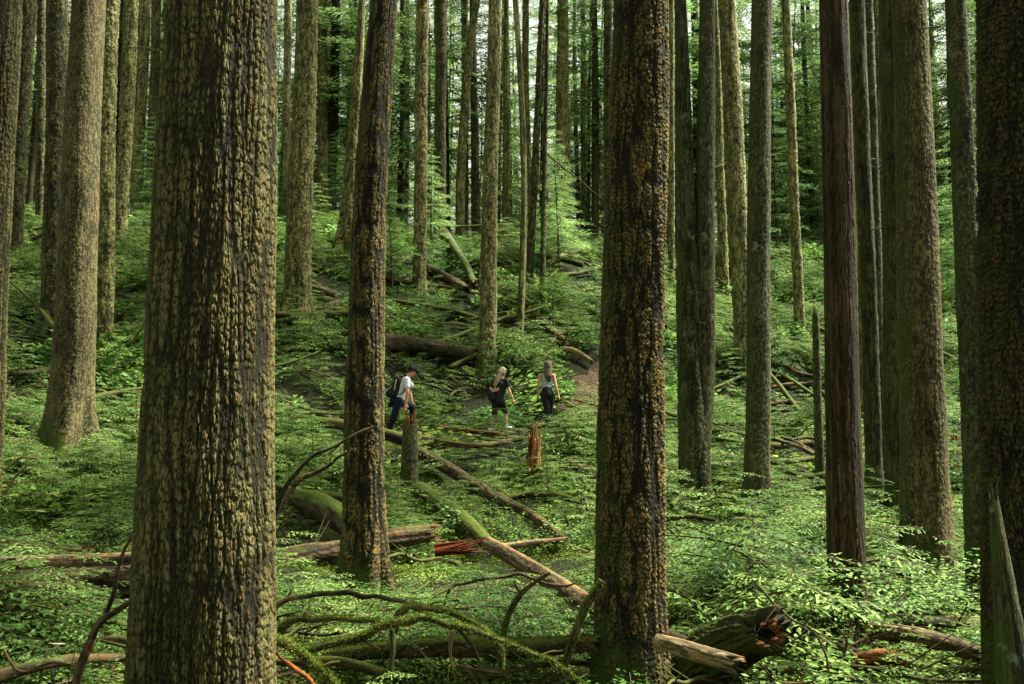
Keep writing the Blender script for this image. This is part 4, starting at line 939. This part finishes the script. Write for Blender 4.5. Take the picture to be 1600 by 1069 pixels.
ci.inputs['Collection'].default_value = CL; ci.inputs['Separate Children'].default_value = True; ci.inputs['Reset Children'].default_value = True
def na(nm, ty):
    n = ng.nodes.new('GeometryNodeInputNamedAttribute'); n.data_type = ty; n.inputs[0].default_value = nm; return [o for o in n.outputs if o.enabled][0]
ng.links.new(gi.outputs[0], iop.inputs['Points']); ng.links.new(ci.outputs[0], iop.inputs['Instance']); iop.inputs['Pick Instance'].default_value = True
ng.links.new(na('idx', 'INT'), iop.inputs['Instance Index']); ng.links.new(na('rot', 'FLOAT_VECTOR'), iop.inputs['Rotation']); ng.links.new(na('sc', 'FLOAT'), iop.inputs['Scale'])
ng.links.new(iop.outputs[0], go.inputs[0])
ug.modifiers.new('scatter', 'NODES').node_group = ng

# ------------------------------------------------------------------ people
def flat(name, c, rough=.7):
    m, t, p, o = newmat(name); p.inputs['Roughness'].default_value = rough
    geo = t.nodes.new('ShaderNodeNewGeometry'); n = noise(t, geo.outputs['Position'], 40, 3, .6)
    t.links.new(mix(t, n, tuple(v*.7 for v in c), tuple(min(1, v*1.3) for v in c)), p.inputs['Base Color']); return m
SKIN = flat('skin', (.50, .27, .18), .5); SKIN2 = flat('pink skin', (.55, .25, .17), .5); GREY = flat('light grey cotton', (.52, .54, .57)); BLK = flat('black cloth', (.012, .012, .014))
NAVY = flat('dark navy denim', (.006, .009, .017)); TANK = flat('grey ribbed cotton', (.30, .32, .35)); BLOND = flat('blond hair', (.26, .20, .115)); BRUN = flat('brown hair', (.085, .058, .034))
WHITE = flat('white shoe', (.7, .7, .7)); DSHOE = flat('dark shoe', (.03, .03, .035)); STRAP = flat('tan strap', (.45, .36, .22)); EYE = flat('eye', (.02, .015, .01), .3); LIP = flat('lips', (.4, .12, .1))
def cap(p0, r0, p1, r1, n=14, sc=(1, 1)):
    """closed tapered capsule; sc squashes it across its own axes"""
    p0, p1 = np.array(p0, float), np.array(p1, float); d = p1-p0; L = np.linalg.norm(d); d = d/(L+1e-9)
    ref = np.array([0, 1., 0]) if abs(d[1]) < .9 else np.array([1., 0, 0]); a = np.cross(d, ref); a /= np.linalg.norm(a); b = np.cross(d, a)
    ph = np.linspace(-np.pi/2, 0, 6)[1:]; prof = [(r0*np.sin(q), r0*np.cos(q)) for q in ph]+[(L+r1*np.sin(q), r1*np.cos(q)) for q in np.linspace(0, np.pi/2, 6)[:-1]]
    th = np.linspace(0, 2*np.pi, n, endpoint=False)
    V = [p0-d*r0]+[p0+d*h+(a*np.cos(t)*sc[0]+b*np.sin(t)*sc[1])*r for h, r in prof for t in th]+[p1+d*r1]
    F4, F3 = [], []
    for i in range(len(prof)-1):
        for j in range(n): F4.append([1+i*n+j, 1+i*n+(j+1) % n, 1+(i+1)*n+(j+1) % n, 1+(i+1)*n+j])
    e = 1+(len(prof)-1)*n
    for j in range(n): F3.append([0, 1+(j+1) % n, 1+j]); F3.append([e+j, e+(j+1) % n, len(V)-1])
    return np.array(V), [np.array(F4), np.array(F3)], None
def ell(c, r, rot=0.0):
    """ellipsoid, rotated about the y axis by rot"""
    V, F, _ = cap((0, 0, -.001), 1, (0, 0, .001), 1, 18); V = V*np.array(r); cr, sr = math.cos(rot), math.sin(rot)
    V = np.column_stack([V[:, 0]*cr+V[:, 2]*sr, V[:, 1], -V[:, 0]*sr+V[:, 2]*cr]); return V+np.array(c), F, None
def skinned(name, parts, mat, parent, vox=.009, sm=4, keep=None):
    """melt overlapping volumes into one continuous surface"""
    V, F, _ = join(parts); me = mesh(name, V, F, mat); o = bpy.data.objects.new(name, me); COL.objects.link(o)
    r = o.modifiers.new('r', 'REMESH'); r.mode = 'VOXEL'; r.voxel_size = vox
    s_ = o.modifiers.new('s', 'SMOOTH'); s_.iterations = sm; s_.factor = .5
    bpy.context.view_layer.update(); dg = bpy.context.evaluated_depsgraph_get()
    m2 = bpy.data.meshes.new_from_object(o.evaluated_get(dg)); o.modifiers.clear(); o.data = m2; m2.materials.clear(); m2.materials.append(mat)
    m2.polygons.foreach_set('use_smooth', np.ones(len(m2.polygons), bool)); o.parent = parent; return o
def hand(w, d, side, curl=.5):
    """palm, four bent fingers and a thumb; w wrist, d direction, side = where the thumb points"""
    w, d, side = np.array(w, float), np.array(d, float), np.array(side, float); d /= np.linalg.norm(d); side -= d*side.dot(d); side /= np.linalg.norm(side); nrm = np.cross(d, side)
    out = [cap(w, .024, w+d*.075, .032, sc=(1, .8))]
    for k, L in enumerate((.070, .080, .075, .058)):
        b = w+d*.085+side*(.030-.020*k); m = b+d*L*.5+nrm*L*.14*curl; e = m+d*L*.42+nrm*L*.36*curl
        out += [cap(w+d*.05+side*(.02-.013*k), .012, b, .0105, 8), cap(b, .0105, m, .0095, 8), cap(m, .0095, e, .008, 8)]
    b = w+d*.03+side*.03; m = b+d*.035+side*.028; out += [cap(w+d*.02+side*.01, .014, b, .013, 8), cap(b, .012, m, .011, 8), cap(m, .011, m+d*.03+side*.004, .009, 8)]
    return out
def head(c, f, neck, r=.098):
    """skull, jaw, nose, ears; f = facing direction"""
    c, f = np.array(c, float), np.array(f, float); f /= np.linalg.norm(f); up = np.array([0, 0, 1.])-f*f[2]; up /= np.linalg.norm(up); sd = np.cross(f, up)
    P = [cap(c+up*.025-f*.018, r*.93, c+up*.015+f*.01, r*.86), cap(c-up*.045+f*.03, r*.62, c-up*.075+f*.052, r*.42), cap(c+f*.088+up*.008, .011, c+f*.112-up*.024, .016, 8),
         cap(c+f*.085-up*.052, .018, c+f*.088-up*.058, .018, 8)]
    for s_ in (-1, 1): P += [cap(c+sd*s_*.083+up*.012-f*.005, .02, c+sd*s_*.086-up*.022, .013, 8, (1, .6)), cap(c+f*.07+sd*s_*.032+up*.032, .014, c+f*.066+sd*s_*.045+up*.03, .012, 8)]
    P.append(cap(neck, .058, c-up*.03-f*.01, .055)); return P, f, up, sd
def face(root, c, f, up, sd):
    for s_ in (-1, 1): skinned('eye', [ell(np.array(c)+f*.081+sd*s_*.034+up*.012, (.011, .011, .009))], EYE, root, .004, 1)
    skinned('mouth', [cap(np.array(c)+f*.098-up*.052-sd*.018, .006, np.array(c)+f*.098-up*.052+sd*.018, .006, 8)], LIP, root, .004, 1)
def foot(a, d):
    a, d = np.array(a, float), np.array(d, float); d /= np.linalg.norm(d)
    return [cap(a-d*.045+np.array([0, 0, -.05]), .038, a+d*.15+np.array([0, 0, -.055]), .034, 12, (1, 1)), cap(a, .045, a+d*.03+np.array([0, 0, -.04]), .045, 12)]
def person(px, py, Yd, label):
    p = at(px, py, Yd); return empty('person', p, label, 'person'), p

# man: bent forward, stepping uphill to the right, one hand low on the broken stump's side
YM = hitY(603, 688)
g, b0 = person(603, 688, YM, 'man in black cap and grey T-shirt carrying a black backpack uphill')
hipL, hipR = (.24, .10, .90), (.28, -.09, .90); kn1, an1 = (.18, -.08, .50), (.03, -.07, .10); kn2, an2 = (.58, .14, .74), (.56, .16, .30)
ch, nk, hd = (.42, 0, 1.28), (.49, 0, 1.44), (.565, -.01, 1.555); shR, shL = (.47, -.19, 1.35), (.45, .19, 1.36); elR, wrR = (.50, -.25, 1.06), (.46, -.22, .82)
fdir = (.86, .22, -.42); H_, f, up, sd = head(hd, fdir, nk)
arm = [cap(shR, .052, elR, .042), cap(elR, .042, wrR, .028)]+hand(wrR, (-.05, .02, -1), (1, .2, 0))
elL, wrL = (.50, .25, 1.08), (.56, .2, .86); arm += [cap(shL, .052, elL, .042), cap(elL, .042, wrL, .028)]+hand(wrL, (.3, -.1, -1), (1, -.3, 0))
body = H_+arm+[cap((.26, 0, .95), .13, (.33, 0, 1.08), .125, sc=(.9, 1.1)), cap((.33, 0, 1.08), .12, ch, .14, sc=(.8, 1.15)), cap(shR, .05, shL, .05), cap(nk, .06, ch, .1),
    cap(hipR, .085, kn1, .058), cap(kn1, .056, an1, .038), cap(hipL, .085, kn2, .058), cap(kn2, .056, an2, .038)]
skinned('body', body, SKIN2, g); face(g, hd, f, up, sd)
skinned('t_shirt', [cap((.27, 0, .96), .15, (.33, 0, 1.08), .143, sc=(.95, 1.15)), cap((.33, 0, 1.08), .14, (.42, 0, 1.28), .158, sc=(.9, 1.18)), cap(shR, .073, shL, .073), cap(ch, .12, (.47, 0, 1.39), .075),
    cap(shR, .072, (.49, -.225, 1.19), .066), cap(shL, .072, (.53, .22, 1.24), .066)], GREY, g, .010)
skinned('trousers', [cap((.25, 0, .92), .148, (.26, 0, .86), .145, sc=(1, 1.15)), cap(hipR, .105, kn1, .076), cap(kn1, .075, (.05, -.07, .16), .06), cap(hipL, .105, kn2, .078), cap(kn2, .075, (.56, .16, .36), .06)], NAVY, g, .010)
skinned('shirt_tied_at_waist', [cap((.16, -.10, .92), .06, (.10, -.06, .78), .05), cap((.14, .08, .92), .06, (.08, .06, .80), .05), cap((.13, -.08, .9), .06, (.13, .08, .9), .06)], BLK, g)
for a_, d_ in ((an1, (.8, 0, 0)), (an2, (1, .1, 0))): skinned('shoe', foot(a_, d_), DSHOE, g, .008, 2)
cp = np.array(hd); skinned('cap', [cap(cp+up*.045-f*.015, .108, cp+up*.055, .10), cap(cp+up*.05+f*.09-sd*.03, .028, cp+up*.035+f*.15, .03, 10), cap(cp+up*.05+f*.09+sd*.03, .028, cp+up*.035+f*.15, .03, 10)], BLK, g, .008, 2)
skinned('hair', [cap(cp-f*.05-up*.02, .062, cp-f*.045+up*.02, .075)], BRUN, g)
bpk = empty('backpack', b0, 'black backpack with pale straps worn on the back of the man in the cap', 'backpack')
skinned('bag', [cap((.19, -.09, 1.03), .12, (.28, -.09, 1.34), .09), cap((.19, .09, 1.03), .12, (.28, .09, 1.34), .09), cap((.08, 0, 1.05), .10, (.17, 0, 1.22), .08)], BLK, bpk, .010)
for s_ in (-1, 1): skinned('shoulder_strap', [cap((.30, s_*.11, 1.42), .016, (.45, s_*.12, 1.44), .016, 8), cap((.45, s_*.12, 1.44), .016, (.53, s_*.13, 1.30), .016, 8), cap((.53, s_*.13, 1.30), .016, (.40, s_*.17, 1.06), .014, 8), cap((.40, s_*.17, 1.06), .014, (.26, s_*.15, 1.0), .014, 8)], BLK, bpk, .007, 2)
skinned('pale_strap', [cap((.24, -.21, 1.34), .011, (.20, -.215, 1.12), .010, 8), cap((.13, -.10, 1.22), .008, (-.02, -.12, 1.06), .007, 8)], STRAP, bpk, .005, 1)

# blond woman: climbing, seen from behind at left, one arm bent to the bag strap
YW = hitY(765, 675)
g, b0 = person(765, 675, YW, 'blond woman in black T-shirt and white sneakers climbing between saplings')
hd, nk, ch = (.31, .03, 1.44), (.28, 0, 1.30), (.25, 0, 1.14); shL, shR = (.12, 0, 1.22), (.40, -.02, 1.24)
elR, wrR = (.47, -.05, 1.0), (.55, -.02, .80); elL, wrL = (.03, .02, 1.05), (.10, -.10, .97); hL, hR = (.15, 0, .78), (.27, .02, .80)
kn1, an1 = (.12, -.03, .42), (.02, 0, .10); kn2, an2 = (.38, .12, .50), (.40, .14, .16)
H_, f, up, sd = head(hd, (.45, .85, -.15), nk, .094)
skinned('body', H_+[cap(shR, .044, elR, .036), cap(elR, .036, wrR, .025)]+hand(wrR, (.35, 0, -1), (-.3, .6, 0))+[cap(shL, .044, elL, .036), cap(elL, .036, wrL, .025)]+hand(wrL, (.8, -.2, .4), (0, 0, 1), 1)+
    [cap((.21, 0, .82), .12, (.23, 0, .96), .10), cap((.23, 0, .96), .10, ch, .115, sc=(1.15, .85)), cap(shL, .045, shR, .045), cap(nk, .05, ch, .08), cap(hL, .085, kn1, .055), cap(kn1, .054, an1, .034), cap(hR, .085, kn2, .055), cap(kn2, .054, an2, .034)], SKIN, g)
face(g, hd, f, up, sd)
skinned('t_shirt', [cap((.20, 0, .74), .148, (.23, 0, .96), .125, sc=(1, 1)), cap((.23, 0, .96), .123, ch, .135, sc=(1.2, .9)), cap(shL, .064, shR, .064), cap(shR, .062, (.44, -.04, 1.12), .056), cap(shL, .062, (.07, .01, 1.12), .056)], BLK, g, .010)
skinned('trousers', [cap((.21, 0, .76), .135, (.21, 0, .72), .13), cap(hL, .10, (.12, -.03, .40), .072), cap(hR, .10, (.375, .12, .48), .072)], BLK, g, .010)
for a_, d_ in ((an1, (.8, .5, 0)), (an2, (.7, .6, 0))): skinned('shoe', foot(a_, d_), WHITE, g, .008, 2)
skinned('hair', [cap(np.array(hd)+up*.03-f*.02, .108, np.array(hd)-up*.01-f*.04, .095), cap(np.array(hd)-f*.09, .06, (.17, -.11, 1.24), .05), cap((.17, -.11, 1.24), .05, (.11, -.12, 1.13), .03)], BLOND, g)
bg_ = empty('handbag', b0, 'black bag with tan strap hanging behind the blond woman', 'bag')
skinned('bag', [cap((.03, -.08, .92), .085, (.06, -.08, .82), .095)], BLK, bg_); skinned('strap', [cap((.04, -.13, .94), .010, (.14, -.135, 1.10), .010, 8), cap((.14, -.135, 1.10), .010, (.27, -.09, 1.30), .010, 8)], STRAP, bg_, .006, 1)

# long haired woman: upright, back to the camera
YL = hitY(853, 667)
g, b0 = person(853, 667, YL, 'long haired brunette in grey tank top and black trousers, seen from behind')
hd, nk, ch = (.06, .02, 1.53), (.05, .01, 1.38), (.03, .01, 1.20); shL, shR = (-.14, 0, 1.30), (.20, 0, 1.29)
elL, wrL = (-.19, -.02, 1.03), (-.20, .04, .82); elR, wrR = (.25, -.04, 1.02), (.31, .0, .82); kn1, an1 = (.03, -.03, .48), (.0, -.04, .10); kn2, an2 = (.12, .12, .58), (.10, .16, .20)
H_, f, up, sd = head(hd, (.1, 1, -.12), nk, .094)
skinned('body', H_+[cap(shR, .044, elR, .036), cap(elR, .036, wrR, .025)]+hand(wrR, (.15, 0, -1), (0, .8, 0))+[cap(shL, .044, elL, .036), cap(elL, .036, wrL, .025)]+hand(wrL, (0, .1, -1), (0, .8, 0))+
    [cap((.03, 0, .84), .12, (.03, 0, 1.0), .095, sc=(1.1, .9)), cap((.03, 0, 1.0), .095, ch, .11, sc=(1.2, .85)), cap(shL, .042, shR, .042), cap(nk, .05, ch, .08), cap((-.05, 0, .82), .085, kn1, .055), cap(kn1, .054, an1, .034), cap((.11, .01, .82), .085, kn2, .055), cap(kn2, .054, an2, .034)], SKIN, g)
face(g, hd, f, up, sd)
skinned('tank_top', [cap((.03, 0, .93), .118, (.03, 0, 1.0), .115, sc=(1.15, .95)), cap((.03, 0, 1.0), .114, (.03, .01, 1.18), .126, sc=(1.2, .9)), cap((-.07, 0, 1.22), .05, (-.08, 0, 1.32), .032), cap((.13, 0, 1.22), .05, (.14, 0, 1.31), .032)], TANK, g, .010)
skinned('trousers', [cap((.03, 0, .95), .122, (.03, 0, .82), .152, sc=(1.1, 1)), cap((-.05, 0, .82), .105, kn1, .085), cap(kn1, .085, (0, -.04, .16), .07), cap((.11, .01, .82), .105, kn2, .085), cap(kn2, .085, (.10, .16, .26), .07)], BLK, g, .010)
for a_, d_ in ((an1, (.1, 1, 0)), (an2, (.1, 1, 0))): skinned('shoe', foot(a_, d_), DSHOE, g, .008, 2)
skinned('hair', [cap(np.array(hd)+up*.03-f*.02, .108, np.array(hd)-up*.02-f*.04, .10), cap(np.array(hd)-f*.07-up*.05, .085, (.06, -.13, 1.28), .085, sc=(1.2, .6)), cap((.06, -.13, 1.28), .085, (.08, -.125, 1.16), .05, sc=(1.2, .5))], BRUN, g)

print('script built', len(bpy.data.objects))
